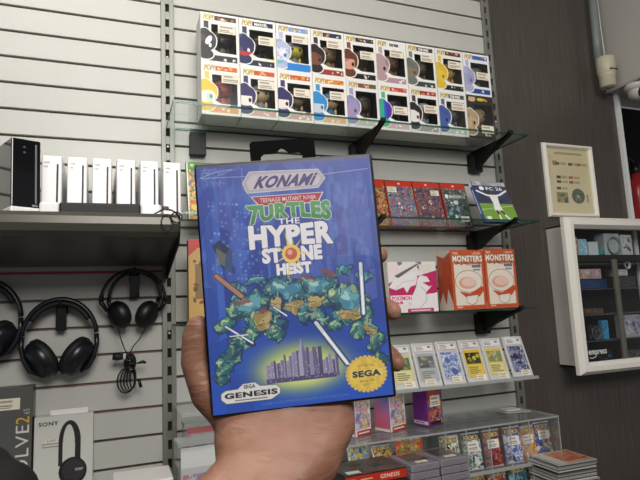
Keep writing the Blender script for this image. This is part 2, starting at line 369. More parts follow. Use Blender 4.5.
def sparkle(c, P): c.splash(['9fb6e8', 'f5f5ff', '6bb8c8'], 5, 16, (.02, .5, .3, .9), .06); c.rect(.3, .8, .97, .93, '2a86d8')
X0 = [
 (0, 0, 'figure box with black and white portrait, first in upper row', 'f2f1ee', '3a3438', None, ('17171c', '17171c', 'f2f2f2'), '1b1b1d', ('2a2a2e', '6b6250'), lambda c, P: c.paint(c.m_ell(.2, .55, .07, .1, .5) & P, 'f4f4f4')),
 (1, 0, 'figure box with navy and red portrait in upper row', 'f4f3f0', '26305c', 'MARVEL', ('1e2258', '1e2258', 'f0f0f0'), '1c2038', ('2a1c24', '1a1a1e'), lambda c, P: (c.paint(P & (c.Y > .68), 'c02a30'), c.rect(.72, .72, .95, .8, 'c8d43c'))),
 (2, 0, 'figure box with sparkling pale blue art and blue footer', 'f1f2f8', '7da6d8', None, ('b9c4e2', 'e2e2f2', '5a68a8'), '2a86d8', ('cfc84a', '8a8fa0'), sparkle),
 (3, 0, 'figure box with dark brown portrait and red footer', 'f1f0ec', '2c3458', None, ('2a2024', '7d4c3c', '201414'), '9c3a34', ('7a6048', 'a08060'), hairtop('2a2024', .5)),
 (4, 0, 'figure box with auburn haired portrait and black footer', 'f1f0ec', '2f3340', None, ('6b3a28', 'd9a08c', '181414'), '1c1c1e', ('5c4a3a', '3c3630'), hairtop('6b3a28', .54)),
 (5, 0, 'figure box with bald mauve portrait in upper row', 'f2f1ee', 'efeeea', 'STAR WARS', ('b79aa0', 'b79aa0', '1c1416'), 'b892a0', ('6b4c3c', '8a6850'), lambda c, P: (c.rect(.4, .06, .9, .13, 'efeeea'), c.text('STAR WARS', .45, .065, .75, .125, '35332f', .01, fat=1), c.rect(.72, .7, .93, .79, '4a7cc0'))),
 (6, 0, 'figure box with grey green helmet portrait in upper row', 'f1f1ec', '3a3c3c', 'STAR WARS', ('6f7770', '8a7c68', '4a4038'), '3c4a44', ('6a5a4c', '4c4a44'), lambda c, P: c.ell(.86, .74, .06, .04, 'a7a83a')),
 (7, 0, 'figure box with bright gold portrait in upper row', 'f2f1ec', '5a2f28', None, ('e3bf3a', 'e8c84a', 'a07a18'), '262422', ('d8b030', 'b88a20'), None),
 (8, 0, 'figure box with pale lilac portrait and blue header', 'f0f1f4', '3f68b8', None, ('b4b4d8', 'a8aad0', '6068a8'), '274a98', ('8a8a8c', '6e6e72'), None),
 (0, 1, 'figure box with golden yellow hair portrait above shelf edge', 'f4f2ee', 'd2662c', None, ('f1c63a', 'f4ece0', '2a9a90'), 'e6a060', ('8c1c1c', 'a82a20'), lambda c, P: (c.paint(P & (c.Y < .54), 'f1c63a'), blue_seal(c, P))),
 (1, 1, 'figure box with violet hair and silver figure in lower row', 'f3f2ee', 'd05a30', None, ('2c2260', 'f0e6e0', '221c38'), 'd8a8a0', ('d8c090', '8c8f98'), hairtop('2c2260', .57)),
 (2, 1, 'figure box with violet hair and small red seal', 'f3f2ee', 'd05a30', None, ('2c2260', 'f0e6e0', '221c38'), 'd8a8a0', ('b8a478', '2c2c30'), lambda c, P: (hairtop('2c2260', .57)(c, P), c.ell(.84, .76, .09, .045, 'b03a34'))),
 (3, 1, 'figure box with bright blue hair portrait in lower row', 'f4f2ee', 'e0902c', None, ('2f8fd0', 'f0e8e4', '2f6fb0'), 'e8b080', ('d8b888', '3f7fae'), hairtop('2f8fd0', .58)),
 (4, 1, 'figure box with round lavender portrait in lower row', 'eceaf0', '6a5a34', None, ('9c96c0', 'a894bc', '50407c'), 'c8c8c0', ('4a4436', '3c382e'), lambda c, P: c.ell(.5, .82, .12, .03, 'c8d040')),
 (5, 1, 'figure box with green to purple rainbow portrait', 'f3f2f0', 'c8484c', None, ('3fb07a', '2c63c8', '2a2060'), 'd8b0c0', ('3f6a3c', '2c2a38'), rainbow),
 (6, 1, 'figure box with white face and dark hair portrait', 'efeeec', 'a83238', None, ('2c282c', 'eceae6', '6c2828'), '9a9a98', ('8a9098', 'a4a8ac'), hairtop('2c282c', .5)),
 (7, 1, 'figure box with deep blue face portrait in lower row', 'efefec', '55544e', 'STAR WARS', ('4a5c9c', '4a64a8', '20264c'), 'c4c4c0', ('5c666c', '4a545c'), lambda c, P: c.rect(.8, .72, .93, .8, 'a8d030')),
 (8, 1, 'figure box with black card and tan portrait, last in lower row', '34312e', '2c2a28', None, ('b49c7c', 'c4ac88', '241c18'), '57523c', ('a08868', '8c7a60'), lambda c, P: (c.ell(.52, .09, .13, .04, 'd8c838'), c.ell(.2, .1, .12, .055, 'd8b49c'))),
]
ST = {(0, 0): (.68, .3), (1, 0): (.75, .42), (2, 0): (.68, .28), (3, 0): (.7, .28), (4, 0): (.72, .42), (5, 0): (.68, .28), (6, 0): (.72, .28), (7, 0): (.68, .35), (8, 0): (.7, .52), (0, 1): (.75, .28), (1, 1): (.7, .32), (2, 1): (.68, .4), (3, 1): (.72, .38), (4, 1): None, (5, 1): (.68, .55), (6, 1): (.7, .45), (7, 1): (.68, .32), (8, 1): (.72, .78)}
for i, j, lb, bd, hd, ht, por, ft, fg, ex in X0:
    s_ = ST[(i, j)]; o = figure_box(i, j, lb, bd, hd, ht, por, ft, fg, ex, dark=(i == 8 and j == 1), st=s_ or (.7, .3))
    if s_ is None:
        for ch in list(o.children):
            if ch.name.startswith('price_sticker'): bpy.data.objects.remove(ch)

# ------------------------------------------------------------------ second shelf: game cases
def game_case(label, x, y, z, Wd, H, D, lean, roll_, art, shellmat, group='video game cases leaning on the second shelf', yaw_=0, st=None, cat='game case', name='game_case', bev=.0015, res=900, spine=None):
    t = thing(name, label, cat, (x, y, z), (lean, roll_, yaw_), group)
    m = MB(); m.box(-Wd/2, Wd/2, 0, D, 0, H, shellmat, bev); m.build('case_shell', t)
    c = Canvas(max(12, int(Wd*res)), max(12, int(H*res)), '888888'); art(c); panel('cover_sleeve', t, c, Wd-.004, H-.004, (0, -.0005, .002), (0, 0, 0), pg)
    if spine:
        c = Canvas(max(6, int(D*res)), int(H*res), '888888'); spine(c); panel('spine_sleeve', t, c, D-.002, H-.004, (-Wd/2-.0005, D/2, .002), (0, 0, -PI/2), pg)
    if st: sticker(t, st[0], -.0012, st[1], .034, .02, int(x*99))
    return t
m_red = M('red_case_plastic', 'a8301f', .3, coat=.3); m_bluec = M('blue_case_plastic', '2a55a0', .25, coat=.3); m_green = M('green_case_plastic', '3f6e2c', .3)
def sw_art(bg, cols, seed, band='d23426'):
    def f(c):
        c.a[:] = hexc(bg); c.paint(c.noise(3, 4, seed), cols[0], .8); c.splash(cols, seed, 50, (0, .12, 1, 1), .13); c.splash(['e8e4d4', '2a2c34']+cols[:3], seed+3, 90, (.03, .14, .97, .97), .055)
        c.rect(0, 0, 1, .12, band); c.ell(.5, .055, .05, .022, 'f0dcd4')
    return f
yb = -.073
game_case('red topped game case with dark red art, half hidden by the held case', .668, yb, 1.7225, .105, .170, .012, -.24, 0, sw_art('5c2420', ['b8442c', '7c2c24', 'c8a83c', '302424'], 3), m_red, st=None)
game_case('red topped game case with green and blue crowd art', .776, yb, 1.7225, .105, .170, .012, -.24, 0, sw_art('3c7a58', ['4aa070', '3458c0', 'c83a50', 'd8c84a', '4a70d0'], 8), m_red, st=(-.03, .125))
game_case('red topped game case with navy and maroon figures art', .884, yb, 1.7225, .105, .170, .012, -.24, 0, sw_art('3a2c40', ['2c3a78', '8c3c3c', '5c3030', 'c8c8dc', '4c2830'], 14), m_red, st=(.03, .118))
def fc_art(c):
    sw_art('1f3c2c', ['24503a', '2c2c30', '5c6c6c', '9cc0a8'], 21)(c); c.ell(.15, .3, .07, .05, 'f2f2f2'); c.text('MADDEN 26', .26, .27, .92, .34, 'f2f2f2', .02); c.splash(['e8ecec', '34604c', '8cb0d0'], 4, 14, (.1, .4, .9, .9), .09)
game_case('red topped game case with dark green sports art', .997, yb, 1.7225, .105, .170, .012, -.24, 0, fc_art, m_red, st=(.022, .02))
def fc25(c):
    c.a[:] = hexc('3c4468'); c.rect(0, 0, 1, .1, 'e4e8ec'); c.text('PS5', .05, .025, .17, .075, '222222', .01)
    c.paint(c.noise(6, 8, 2) * (c.Y < .55), '26283a', .8); c.rect(0, .56, 1, 1, '6f9a34'); c.paint(c.noise(5, 9, 7)*(c.Y > .56), '8fb84a', .5); c.line([(0, .72), (1, .6)], .012, 'e6efe0')
    c.ell(.24, .17, .075, .052, 'f4f6f8'); c.text('FC 26', .37, .13, .86, .215, 'f4f6f8', .03)
    wh = 'eef0f2'
    c.line([(.06, .24), (.3, .34), (.5, .38), (.72, .33), (.96, .22)], .055, wh); c.poly([(.38, .33), (.64, .33), (.6, .6), (.64, .74), (.38, .74), (.42, .55)], wh)
    c.ell(.5, .29, .055, .045, '5c3c2c'); c.line([(.45, .74), (.47, .93)], .05, '3c2c28'); c.line([(.58, .74), (.72, .95)], .05, '3c2c28'); c.line([(.47, .85), (.48, .95)], .055, wh); c.line([(.65, .85), (.74, .95)], .055, wh)
    c.rect(.07, .88, .2, .97, 'e8e8ea'); c.rect(.86, .92, .97, .97, 'e8e8ea')
game_case('blue cased football game with white shirted player, arms spread', 1.083, -.184, 1.7225, .142, .168, .014, -.40, 0, fc25, m_bluec, spine=lambda c: (c.paint(c.X > -1, '2a4c90'), c.rect(0, 0, 1, .12, 'e8ecf0'), c.rect(.3, .2, .7, .8, 'd4dae4')))
def xb_art(c):
    c.a[:] = hexc('d8743c'); c.splash(['e8924c', 'c85c2c', 'e8d04a', '4c5c78', 'f0b070', '3c6c3c'], 5, 60, (0, .1, 1, 1), .12); c.rect(0, 0, 1, .1, '4c8a2e'); c.ell(.12, .05, .04, .03, 'a8d880'); c.rect(0, 0, .025, 1, 'e8e8e0')
game_case('orange game case with green top strip behind held case', .122, -.12, 1.7225, .135, .188, .014, -.28, .0, xb_art, m_green)

# ------------------------------------------------------------------ third shelf
def carton(label, x, y, z, Wd, D, H, front, side, mats, group=None, yaw_=0, name='product_box', cat='box', res=700, lean=0, topc=None, right=False):
    t = thing(name, label, cat, (x, y, z), (lean, 0, yaw_), group)
    m = MB(); m.box(-Wd/2, Wd/2, 0, D, 0, H, mats, .0006, 1); m.build('carton_body', t)
    c = Canvas(max(10, int(Wd*res)), max(10, int(H*res)), '888888'); front(c); panel('front_print', t, c, Wd-.001, H-.001, (0, -.0005, .0005), (0, 0, 0), pm)
    if side:
        c = Canvas(max(10, int(D*res)), max(10, int(H*res)), '888888'); side(c)
        if right: panel('side_print', t, c, D-.001, H-.001, (Wd/2+.0005, D/2, .0005), (0, 0, PI/2), pm)
        else: panel('side_print', t, c, D-.001, H-.001, (-Wd/2-.0005, D/2, .0005), (0, 0, -PI/2), pm)
    return t
def mons(c):
    c.a[:] = hexc('c85a34'); c.text('THE', .06, .035, .22, .075, 'f4e8d8', .02); c.text('LABUBU', .66, .035, .92, .075, 'f4e8d8', .01)
    c.text('MONSTERS', .05, .09, .97, .2, 'f4ece0', .05, out='7c5040', ow=2); c.rect(.07, .24, .93, .93, 'ece2d4')
    c.splash(['c89878', '7c5c48'], 9, 18, (.05, .2, .95, .26), .04); c.rect(.62, .25, .9, .3, '6c7884'); c.rect(.66, .32, .88, .35, '8c949c'); c.rect(.3, .37, .52, .39, '7c90ac')
    ol = '6a4a40'; blob = c.m_ell(.5, .53, .4, .18); c.paint(c.dil(blob, 2), ol); c.paint(blob, 'f0e4d8')
    c.ell(.46, .555, .27, .10, 'e2ab9a'); c.ell(.50, .54, .22, .075, 'efcdbf')
    sc_ = c.m_poly([(.2, .7), (.5, .74), (.9, .62), (.95, .68), (.8, .78), (.4, .8)]); c.paint(c.dil(sc_, 1), '7c2c20'); c.paint(sc_, 'd0502c')
    b2 = c.m_poly([(.4, .78), (.75, .76), (.7, .88), (.56, .92), (.4, .88)]); c.paint(c.dil(b2, 2), ol); c.paint(b2, 'f0e6da'); c.rect(.1, .945, .26, .965, 'e8d0b8')
def mside(c):
    c.a[:] = hexc('b8482c'); c.paint(c.noise(4, 8, 4), 'd0643c', .5); c.poly([(0, 1), (0, .9), (.3, .7), (.5, .92), (.7, .64), (1, .9), (1, 1)], 'dcd0c4'); c.poly([(0, 0), (1, 0), (1, .03), (.5, .12), (0, .05)], 'd8ccc0')
m_or = M('orange_card', 'b85030', .45)
carton('left orange monster box, red side panel showing', .927, -.18, 1.4363, .129, .075, .192, mons, mside, m_or, 'pair of orange monster boxes', name='monster_box', yaw_=.03)
carton('right orange monster box, at the shelf end', 1.059, -.176, 1.4363, .129, .075, .196, mons, mside, m_or, 'pair of orange monster boxes', name='monster_box', yaw_=.03)
def pinkf(c):
    c.a[:] = hexc('ece6e8'); c.poly([(0, .42), (.3, .3), (.62, .28), (1, .18), (1, .62), (.6, .72), (0, .8)], 'c42c66'); c.paint((c.noise(5, 5, 3) > .5) & (c.Y < .35) & (c.X > .2) & (c.X < .7), '55504e', .7)
    wh = 'f1edef'; c.poly([(.0, .5), (.12, .34), (.36, .26), (.5, .2), (.6, .3), (.56, .46), (.44, .5), (.36, .62), (.3, .5), (.14, .56)], wh); c.poly([(.6, .34), (.66, .27), (.8, .3), (.86, .4), (.7, .42), (.84, .5), (.9, .48), (.76, .62), (.7, .84), (.5, .95), (.38, .8), (.5, .62), (.56, .5)], wh)
    c.poly([(0, .72), (1, .72), (1, 1), (0, 1)], wh, .0); c.ell(.9, .98, .5, .34, wh); c.poly([(.12, .28), (.6, .04), (.66, .04), (.2, .32)], '6c6866'); c.poly([(.6, .1), (.68, .04), (.74, .1), (.66, .2)], '4c4846')
    c.line([(.66, .5), (.78, .62), (.76, .78), (.62, .92)], .008, '9a9498'); c.line([(.1, .55), (.3, .4), (.56, .36)], .006, 'c8a8b4')
    c.rect(.02, .66, .46, .86, 'f1edef'); c.text('POKEMON', .05, .68, .45, .76, 'd83a70', .02); c.splash(['d83a70', 'f0b0c4'], 4, 12, (.04, .78, .44, .85), .04); c.rect(.36, .93, .9, 1, 'c42c66'); c.rect(.42, .955, .84, .98, 'f0c8d4')
    c.rect(.0, .05, .22, .22, 'f0dfe2'); c.rect(.64, .05, .9, .2, 'e8e0d4')
carton('white and pink card box with a pale winged motif', .73, -.165, 1.4363, .172, .09, .157, pinkf, None, m_carton, name='card_box')
def oldbox(c):
    c.a[:] = hexc('caa25c'); c.poly([(0, 0), (.5, 0), (.5, .07), (.2, .1), (0, .2)], 'c8302c'); c.rect(.14, .3, .34, .72, '5c4c38', .6); c.rect(.42, .05, 1, .95, 'e6d8b8'); c.rect(.46, .08, 1, .92, '3c7498'); c.rect(.5, .11, 1, .89, 'd8c8a0'); c.splash(['7c3c2c', '58422c'], 3, 8, (.1, .25, .36, .8), .06); c.rect(0, .93, 1, 1, 'd88a3c')
carton('tan and red game box with a blue framed picture', .112, -.15, 1.4363, .125, .03, .225, oldbox, None, M('tan_card', 'c09858', .5), name='game_box')

# ------------------------------------------------------------------ fourth shelf: graded cards in an acrylic ledge
t = thing('acrylic_ledge', 'clear acrylic ledge shelf under the graded trading cards', 'shelf', (.02, 0, 1.2125)); m = MB()
m.box(0, 1.12, -.215, -.004, -.004, 0, m_acr); m.build('ledge_base', t)
m = MB(); m.box(0, 1.12, -.2155, -.213, -.005, .004, m_acre); m.box(1.118, 1.121, -.2155, -.004, -.005, .002, m_acre); m.build('front_lip', t)
def slab(label, x, art, labcol, st, dx=0):
    t = thing('graded_card', label, 'trading card', (x, -.190+dx, 1.2130), (-.36, .02, 0), 'graded cards in clear slabs on the fourth shelf')
    m = MB(); m.box(-.04, .04, 0, .006, 0, .136, clear('slab_plastic', (.9, .9, .92), .2, .12, haze=.5, hazecol=(.95, .95, .97)), .001, 1); m.build('plastic_slab', t)  # frosted plastic, whitened further to stand in for glare on its bag
    c = Canvas(60, 24, 'ecebea'); c.rect(0, 0, 1, .1, labcol); c.rect(0, .9, 1, 1, labcol); c.lines(.08, .2, .6, .8, 3, '8c8486', 3); c.rect(.74, .2, .92, .5, '8c8486')
    panel('grade_label', t, c, .064, .022, (0, -.0004, .108), (0, 0, 0), pg)
    c = Canvas(56, 78, 'd8c040'); art(c); panel('card', t, c, .063, .086, (0, -.0004, .016), (0, 0, 0), pg)
    sticker(t, st[0], -.001, st[1], .036, .018, int(x*70))
def card(bd, bg, cols, seed, low='e0d8a8'):
    def f(c):
        c.a[:] = hexc(bd); c.rect(.07, .1, .93, .52, bg); c.splash(cols, seed, 14, (.1, .12, .9, .5), .13); c.rect(.07, .56, .93, .94, low); c.lines(.12, .62, .85, .9, 4, '8a845c', seed)
    return f
def full(bg, cols, seed):
    def f(c): c.a[:] = hexc(bg); c.splash(cols, seed, 34, (.03, .03, .97, .97), .18)
    return f
slab('graded card just right of the held case, edge hidden', .672, card('d0c878', '5c6c5c', ['8c9c6c'], 1), 'c8a0a0', (.012, .004))
slab('graded card with grey blue art beside the held case', .757, card('a8acb4', '6a7074', ['c0a878', '4c5a64', '8c8c88'], 2, 'b4b8bc'), 'cfa8a8', (0, .004))
slab('graded card with violet blue creature art', .843, full('a8a4c4', ['5c5c9c', 'd8d8ec', '7c88c8', '3f86a8', 'e8e8f0'], 5), 'c88c94', (.008, .006))
slab('graded yellow bordered card with dark green picture', .929, card('e2bc38', '3c4434', ['e0c83a', '5c6838', '2c3028'], 7, 'e4c860'), 'c8888c', (.012, .003))
slab('graded pale yellow card washed out by glare', 1.013, card('dcc868', '8c9474', ['d0c46c', '7c8868'], 9, 'e6d898'), 'd8c0c0', (.012, .003))  # glare is put into this card's paler inks
slab('graded card with dark navy art beside the upright', 1.112, full('5c6484', ['2c3458', '8c94b8', '3c2c48', 'c8ccdc'], 12), 'e0dcdc', (.012, .003), .01)

# ------------------------------------------------------------------ acrylic riser, booster boxes
t = thing('acrylic_riser', 'large clear acrylic riser with compartments for card packs', 'display stand', (.2, 0, .86)); riser = t; m = MB()
m.box(0, .985, -.235, -.01, .226, .23, m_acr)
for x in (.46, .56, .632, .715, .79, .865, .982): m.box(x, x+.003, -.233, -.02, .095, .226, m_acr)
m.box(.56, .985, -.233, -.02, .0, .004, m_acr); m.box(.56, .985, -.233, -.02, .094, .098, m_acr); m.box(.56, .985, -.02, -.017, .0, .226, m_acr)
m.build('acrylic_panels', t)
m = MB(); m.box(0, .985, -.236, -.2345, .2255, .2305, m_acre); m.box(.983, .9855, -.236, -.01, .2255, .2305, m_acre); m.box(.56, .985, -.236, -.2335, .094, .104, m_acre)
for x in (.56, .632, .715, .79, .865, .9825): m.box(x, x+.003, -.235, -.2335, .0, .2255, m_acre)
m.build('polished_edge', t)
def boost(c):
    c.a[:] = hexc('e6e4ea'); c.splash(['5c88c8', 'd84c5c', 'f0f0f4', '8c6cb8', 'e8c058', 'c8dcec'], 3, 34, (.05, .1, .95, .85), .13); c.text('POKEMON', .2, .34, .8, .44, 'd83a4a', .02, out='f4f4f4', ow=1); c.rect(.12, .88, 1, 1, 'b8302c'); c.rect(.2, .92, .9, .96, 'f0e8e0')
def boostside(c):
    c.a[:] = hexc('b88ab8'); c.paint(np.clip(c.Y*1.2, 0, 1), 'd8607c', .8); c.paint(np.clip(1-c.Y*1.6, 0, 1)*np.clip(c.X*1.3, 0, 1), '3c78cc', .9); c.rect(0, .93, 1, 1, 'e8e0e0')
def boostp(c):
    c.a[:] = hexc('54246c'); c.splash(['d8803c', '7c2c7c', '2c1c3c', 'c83c54', 'e8b45c', '4a3c8c'], 8, 40, (.03, .05, .97, .95), .15); c.rect(.05, .02, .6, .13, 'd8502c'); c.rect(.15, .87, .85, .96, '281820')
def boostps(c):
    c.a[:] = hexc('6c2c84'); c.paint(c.noise(3, 5, 2), '8a3c9c', .5); c.rect(0, .86, 1, .95, 'e4dce4'); c.lines(.1, .885, .8, .93, 1, '6c4c78')
BM = M('booster_top_card', 'b84a38', .5)
carton('white booster box with pink blue side, closest to the held case edge', .540, -.150, 1.0905, .066, .06, .118, boost, boostside, BM, 'booster boxes on the acrylic riser', .36, name='booster_box', right=False)
carton('white booster box with blue to pink side in the middle of riser', .655, -.150, 1.0905, .070, .062, .118, boost, boostside, BM, 'booster boxes on the acrylic riser', .36, name='booster_box')
b3 = carton('purple booster box with a white price sticker', .785, -.152, 1.0905, .064, .062, .108, boostp, boostps, BM, 'booster boxes on the acrylic riser', .24, name='booster_box')
sticker(b3, .0, -.0015, .058, .042, .032, 5)

# ------------------------------------------------------------------ booster packs
def pack(label, x, y, z, cols, seed, top=None, H=.108, Wd=.066, lean=-.12, yaw_=0, st=True, txt='f0d040', group='trading card packs in the acrylic compartments', sh=.05):
    t = thing('card_pack', label, 'card pack', (x, y, z), (lean, 0, yaw_), group)
    c = Canvas(48, int(48*H/Wd), cols[0]); c.splash(cols, seed, 46, (0, .0, 1, 1), .16); c.rect(0, .0, 1, .04, 'b8b8bc'); c.rect(0, .97, 1, 1, 'b8b8bc')
    if top: c.rect(0, .04, 1, .2, top)
    c.text('POKEMON', .1, .07, .9, .2, txt, .03, out='2c3c84', ow=2)
    panel('foil_front', t, c, Wd, H, (0, -.0015, 0), (0, 0, 0), printmat('foil_print', .25, .5), bulge=.004)
    m = MB(); m.box(-Wd/2, Wd/2, -.0012, .0012, 0, H, M('foil_back', 'a8a8b0', .35, .4)); m.build('foil_back', t)
    if st: sticker(t, .002, -.0065, H*.5, .042, .026, seed, tint='f2eee6')
    return t
pz = .9585
pack('white and black foil pack behind the grey cartridges', .800, -.2, pz, ['e8e8e0', '24241f', '4c5c34', 'd8d4b8'], 3, st=False)
pack('white foil pack with green and black foot art', .878, -.2, pz, ['e4e6e6', '2c3c34', 'f4f4f4', 'a8b4c4', '4c6c54'], 5, '34343c')
pack('maroon foil pack between two white foil packs', .952, -.2, pz, ['8c2c2c', 'b8442c', '54306c', 'c88058', '3c1c28'], 8, 'a02c34')
pack('white and blue foil pack left of the fox coloured ones', 1.030, -.2, pz, ['dfe2f0', '4c5cb8', 'f0f0f8', '8c9cd8', '3c3c6c'], 11, '5c4c8c')
pack('orange and white foil pack near the riser end', 1.112, -.17, pz-.012, ['e8c8a8', 'e88c3c', 'f2ece4', 'b85c3c', 'f0c048'], 14)
pack('blue and red foil pack, last at the riser end', 1.195, -.15, pz-.012, ['2c5cb0', 'c8342c', 'e8d44a', 'f0ece8', '28488c'], 17, '2c50a8')
pack('red lower foil pack under the maroon one', .80, -.21, .8645, ['b0342c', '2c2c30', 'd88c58'], 21, H=.086, st=False)
pack('black and red lower foil pack', .878, -.21, .8645, ['2c2c30', 'c8443c', 'e8e0d8', '5c3c34'], 23, H=.086, st=False)
pack('red and grey lower foil pack', .952, -.21, .8645, ['8c3430', '3c3c40', 'c8c8c4', 'b85038'], 24, H=.086, st=False)
pack('teal and black lower foil pack', 1.030, -.21, .8645, ['2c6c7c', '202428', '8cc8d0', '3c4c54'], 26, H=.086, st=False)
pack('blue and yellow small pack left, behind the red spined case', .440, -.135, .985, ['24448c', 'e0cc3c', '1c2038', '3c68b8'], 31, 'e8d850', H=.08, lean=-.3, st=False, group='card packs behind the red spined case')
pack('pale cyan and white small pack behind the red spined case', .530, -.14, .985, ['c8d4dc', '9cd4d4', 'e8c83c', '4c6cac'], 33, 'a8dcd4', H=.085, lean=-.3, st=False, group='card packs behind the red spined case')
pack('black and white small pack lying low behind the cases', .606, -.15, .985, ['2c2c2c', 'e8e4dc', 'd8b83c', 'b03c3c'], 35, H=.07, lean=-.4, st=False, group='card packs behind the red spined case')
pack('orange red landscape pack above grey cartridges', .682, -.165, 1.012, ['d8502c', '6c9c4c', 'e8c060', 'b8382c'], 37, 'd84c2c', H=.06, Wd=.09, lean=-.15, st=False, group='card packs behind the red spined case')
mb = MB(); mb.box(.18, .435, -.184, -.10, .0, .124, m_acr); mb.build('inner_step', riser)
mb = MB(); mb.box(.437, .530, -.184, -.13, .0, .151, m_acr); mb.build('inner_step', riser)

# lower deck that carries everything
t = thing('lower_shelf', 'grey steel lower shelf under the card displays', 'shelf', (.6, 0, .857)); m = MB(); m.box(-.6, .7, -.46, -.002, -.03, 0, M('grey_shelf_steel', '7c7b76', .5), .002); m.build('deck', t)

# ------------------------------------------------------------------ stacks in front
def lying_case(label, x, y, z, L, D, H, yaw_, body, top, spine, group, name='game_case', lcat='game case'):
    t = thing(name, label, lcat, (x, y, z), (0, 0, yaw_), group)
    m = MB(); m.box(-L/2, L/2, 0, D, 0, H, body, .0015); m.build('case_shell', t)
    c = Canvas(int(L*700), int(D*700), '444444'); top(c); panel('cover_sleeve', t, c, L-.006, D-.006, (0, .003, H+.0005), (-PI/2, 0, 0), pg)
    c = Canvas(int(L*900), int(H*900), '444444'); spine(c); panel('spine_sleeve', t, c, L-.004, H-.003, (0, -.0005, .0015), (0, 0, 0), pg)
    return t
def spine_red(c):
    c.a[:] = hexc('c4301f'); c.text('SEGA', .04, .3, .17, .72, 'f2e6da', .02, fat=0); c.lines(.24, .35, .52, .62, 1, 'e8b8a0', 3); c.text('GENESIS', .56, .25, .88, .72, 'f2e6da', .02)
def darkart(seed):
    def f(c): c.a[:] = hexc('3c3a3c'); c.splash(['5c4c44', '2c3034', '7c4c3c', '4c5c5c'], seed, 30, (0, 0, 1, 1), .15); c.rect(.08, .72, .3, .9, 'e8e4da')
    return f
g_ = 'black game cases piled behind the hand'
lying_case('top black game case with red spine in the front pile', .494, -.318, 1.0126, .180, .13, .025, .02, m_black, darkart(3), spine_red, g_)
for k, (lb, sc_) in enumerate((('second black game case under the red spined one', '2c2c34'), ('third black game case down the front pile', '3c4470'), ('fourth black game case down the front pile', '5c3434'), ('fifth black game case down the front pile', '34343a'), ('sixth black game case down the front pile', '404048'), ('lowest black game case in the front pile', '303038'))):
    lying_case(lb, (.494)+(.006 if k % 2 else -.004), -.314, .9867-.0259*k, .182, .13, .025, .01*(k-2), m_black, darkart(k), lambda c, q=sc_: c.rect(0, 0, 1, 1, q), g_)
mcart = M('grey_cartridge_plastic', 'a09aa6', .45)
def cartridge(label, x, y, z, seed, g, toplab=False):
    t = thing('game_cartridge', label, 'game cartridge', (x, y, z), (0, 0, .02), g); m = MB(); Wd, D, H = .088, .12, .019
    m.box(-Wd/2, Wd/2, 0, D, 0, H, mcart, .002)
    for q in range(11):
        xx = -Wd/2+.006+q*.0072; m.box(xx, xx+.0035, -.0015, .004, .002, H-.002, mcart, .0004, 1)
    m.build('cartridge_shell', t)
    m = MB(); m.box(-Wd/2+.001, Wd/2-.001, -.0025, -.0016, .0005, H*.96, m_pane); m.box(-Wd/2, Wd/2, -.0025, D, H+.0003, H+.0008, m_pane); m.build('clear_sleeve', t)
    c = Canvas(50, 60, '5c5454'); c.splash(['6c5c58', '8c5c44', '4c4a50', '9c8c74'], seed, 18, (0, 0, 1, 1), .16); panel('label', t, c, .062, .07, (0, .035, H+.0002), (-PI/2, 0, 0), pg)
    sticker(t, .0, .012, H+.001, .034, .018, seed, (-PI/2, 0, 0))
zz = .857
gl, gr = 'cartridges in the left grey pile', 'cartridges in the right grey pile'
LL = ['lowest', 'second lowest', 'third lowest', 'fourth lowest', 'fifth lowest', 'sixth lowest', 'seventh lowest', 'second from top', 'topmost']
for k in range(9):
    if k < 9: cartridge(LL[k]+' grey ribbed cartridge in pile beside the red spine', .642+random.uniform(-.002, .002), -.315, zz+.0202*k+.0003, k, gl)
for k in range(9):
    cartridge(LL[k]+' grey ribbed cartridge in pile before the white packs', .738+random.uniform(-.002, .002), -.308, zz+.0202*k+.0003, k+20, gr)
def jewel(label, k, n):
    t = thing('disc_case', label, 'disc case', (1.133+random.uniform(-.004, .004), -.345+random.uniform(-.004, .004), .8575+.0104*k), (0, 0, -.03+random.uniform(-.03, .03)), 'disc cases stacked right of the packs')
    m = MB(); col = ['c4c2bc', '8c8a86', 'd0cec8', 'a8a29c', '6c6866'][k % 5]
    m.box(-.071, .071, 0, .125, 0, .0035, M('jewel_'+col, col, .3)); m.box(-.069, .071, 0, .125, .0036, .0068, M('jewel_dark', '5c5450' if k % 2 else '3c3c44', .4)); m.box(-.071, .071, 0, .125, .0069, .0098, clear('jewel_lid', (.85, .86, .86), .15, .1, haze=.4, hazecol=(.75, .75, .73))); m.build('plastic_case', t)
    if n:
        c = Canvas(70, 62, 'b8a890'); c.paint(c.X < .25, 'c8c4bc'); c.splash(['c85a34', 'd87c54', 'a83c2c', 'c8886c'], 5, 26, (.25, .1, .95, .85), .16); panel('cover_booklet', t, c, .132, .12, (.003, .002, .0101), (-PI/2, 0, 0), pg)
for k in range(12):
    lb = 'topmost disc case with orange red cover in stack' if k == 11 else ['lowest', 'second', 'third', 'fourth', 'fifth', 'sixth', 'seventh', 'eighth', 'ninth', 'tenth', 'eleventh'][k]+' disc case up from the bottom of the stack'
    jewel(lb, k, k == 11)
# loose papers on the riser
t = thing('plastic_sleeves', 'small pile of clear plastic sleeves on the riser near upright', 'sleeves', (1.12, -.10, 1.0902), (0, 0, -.2)); m = MB()
m.box(-.04, .05, -.03, .035, 0, .002, M('sleeve_grey', 'b4b4ae', .3)); m.box(-.055, .03, -.02, .045, .0021, .004, m_acre, mtx=Matrix.Rotation(.3, 4, 'Z')); m.build('sleeve_pile', t)
m = MB(); m.box(-.03, .025, -.01, .03, .0041, .007, M('paper_white', 'e8e6e0', .6), mtx=Matrix.Rotation(.2, 4, 'Z')); m.build('paper_tag', t)

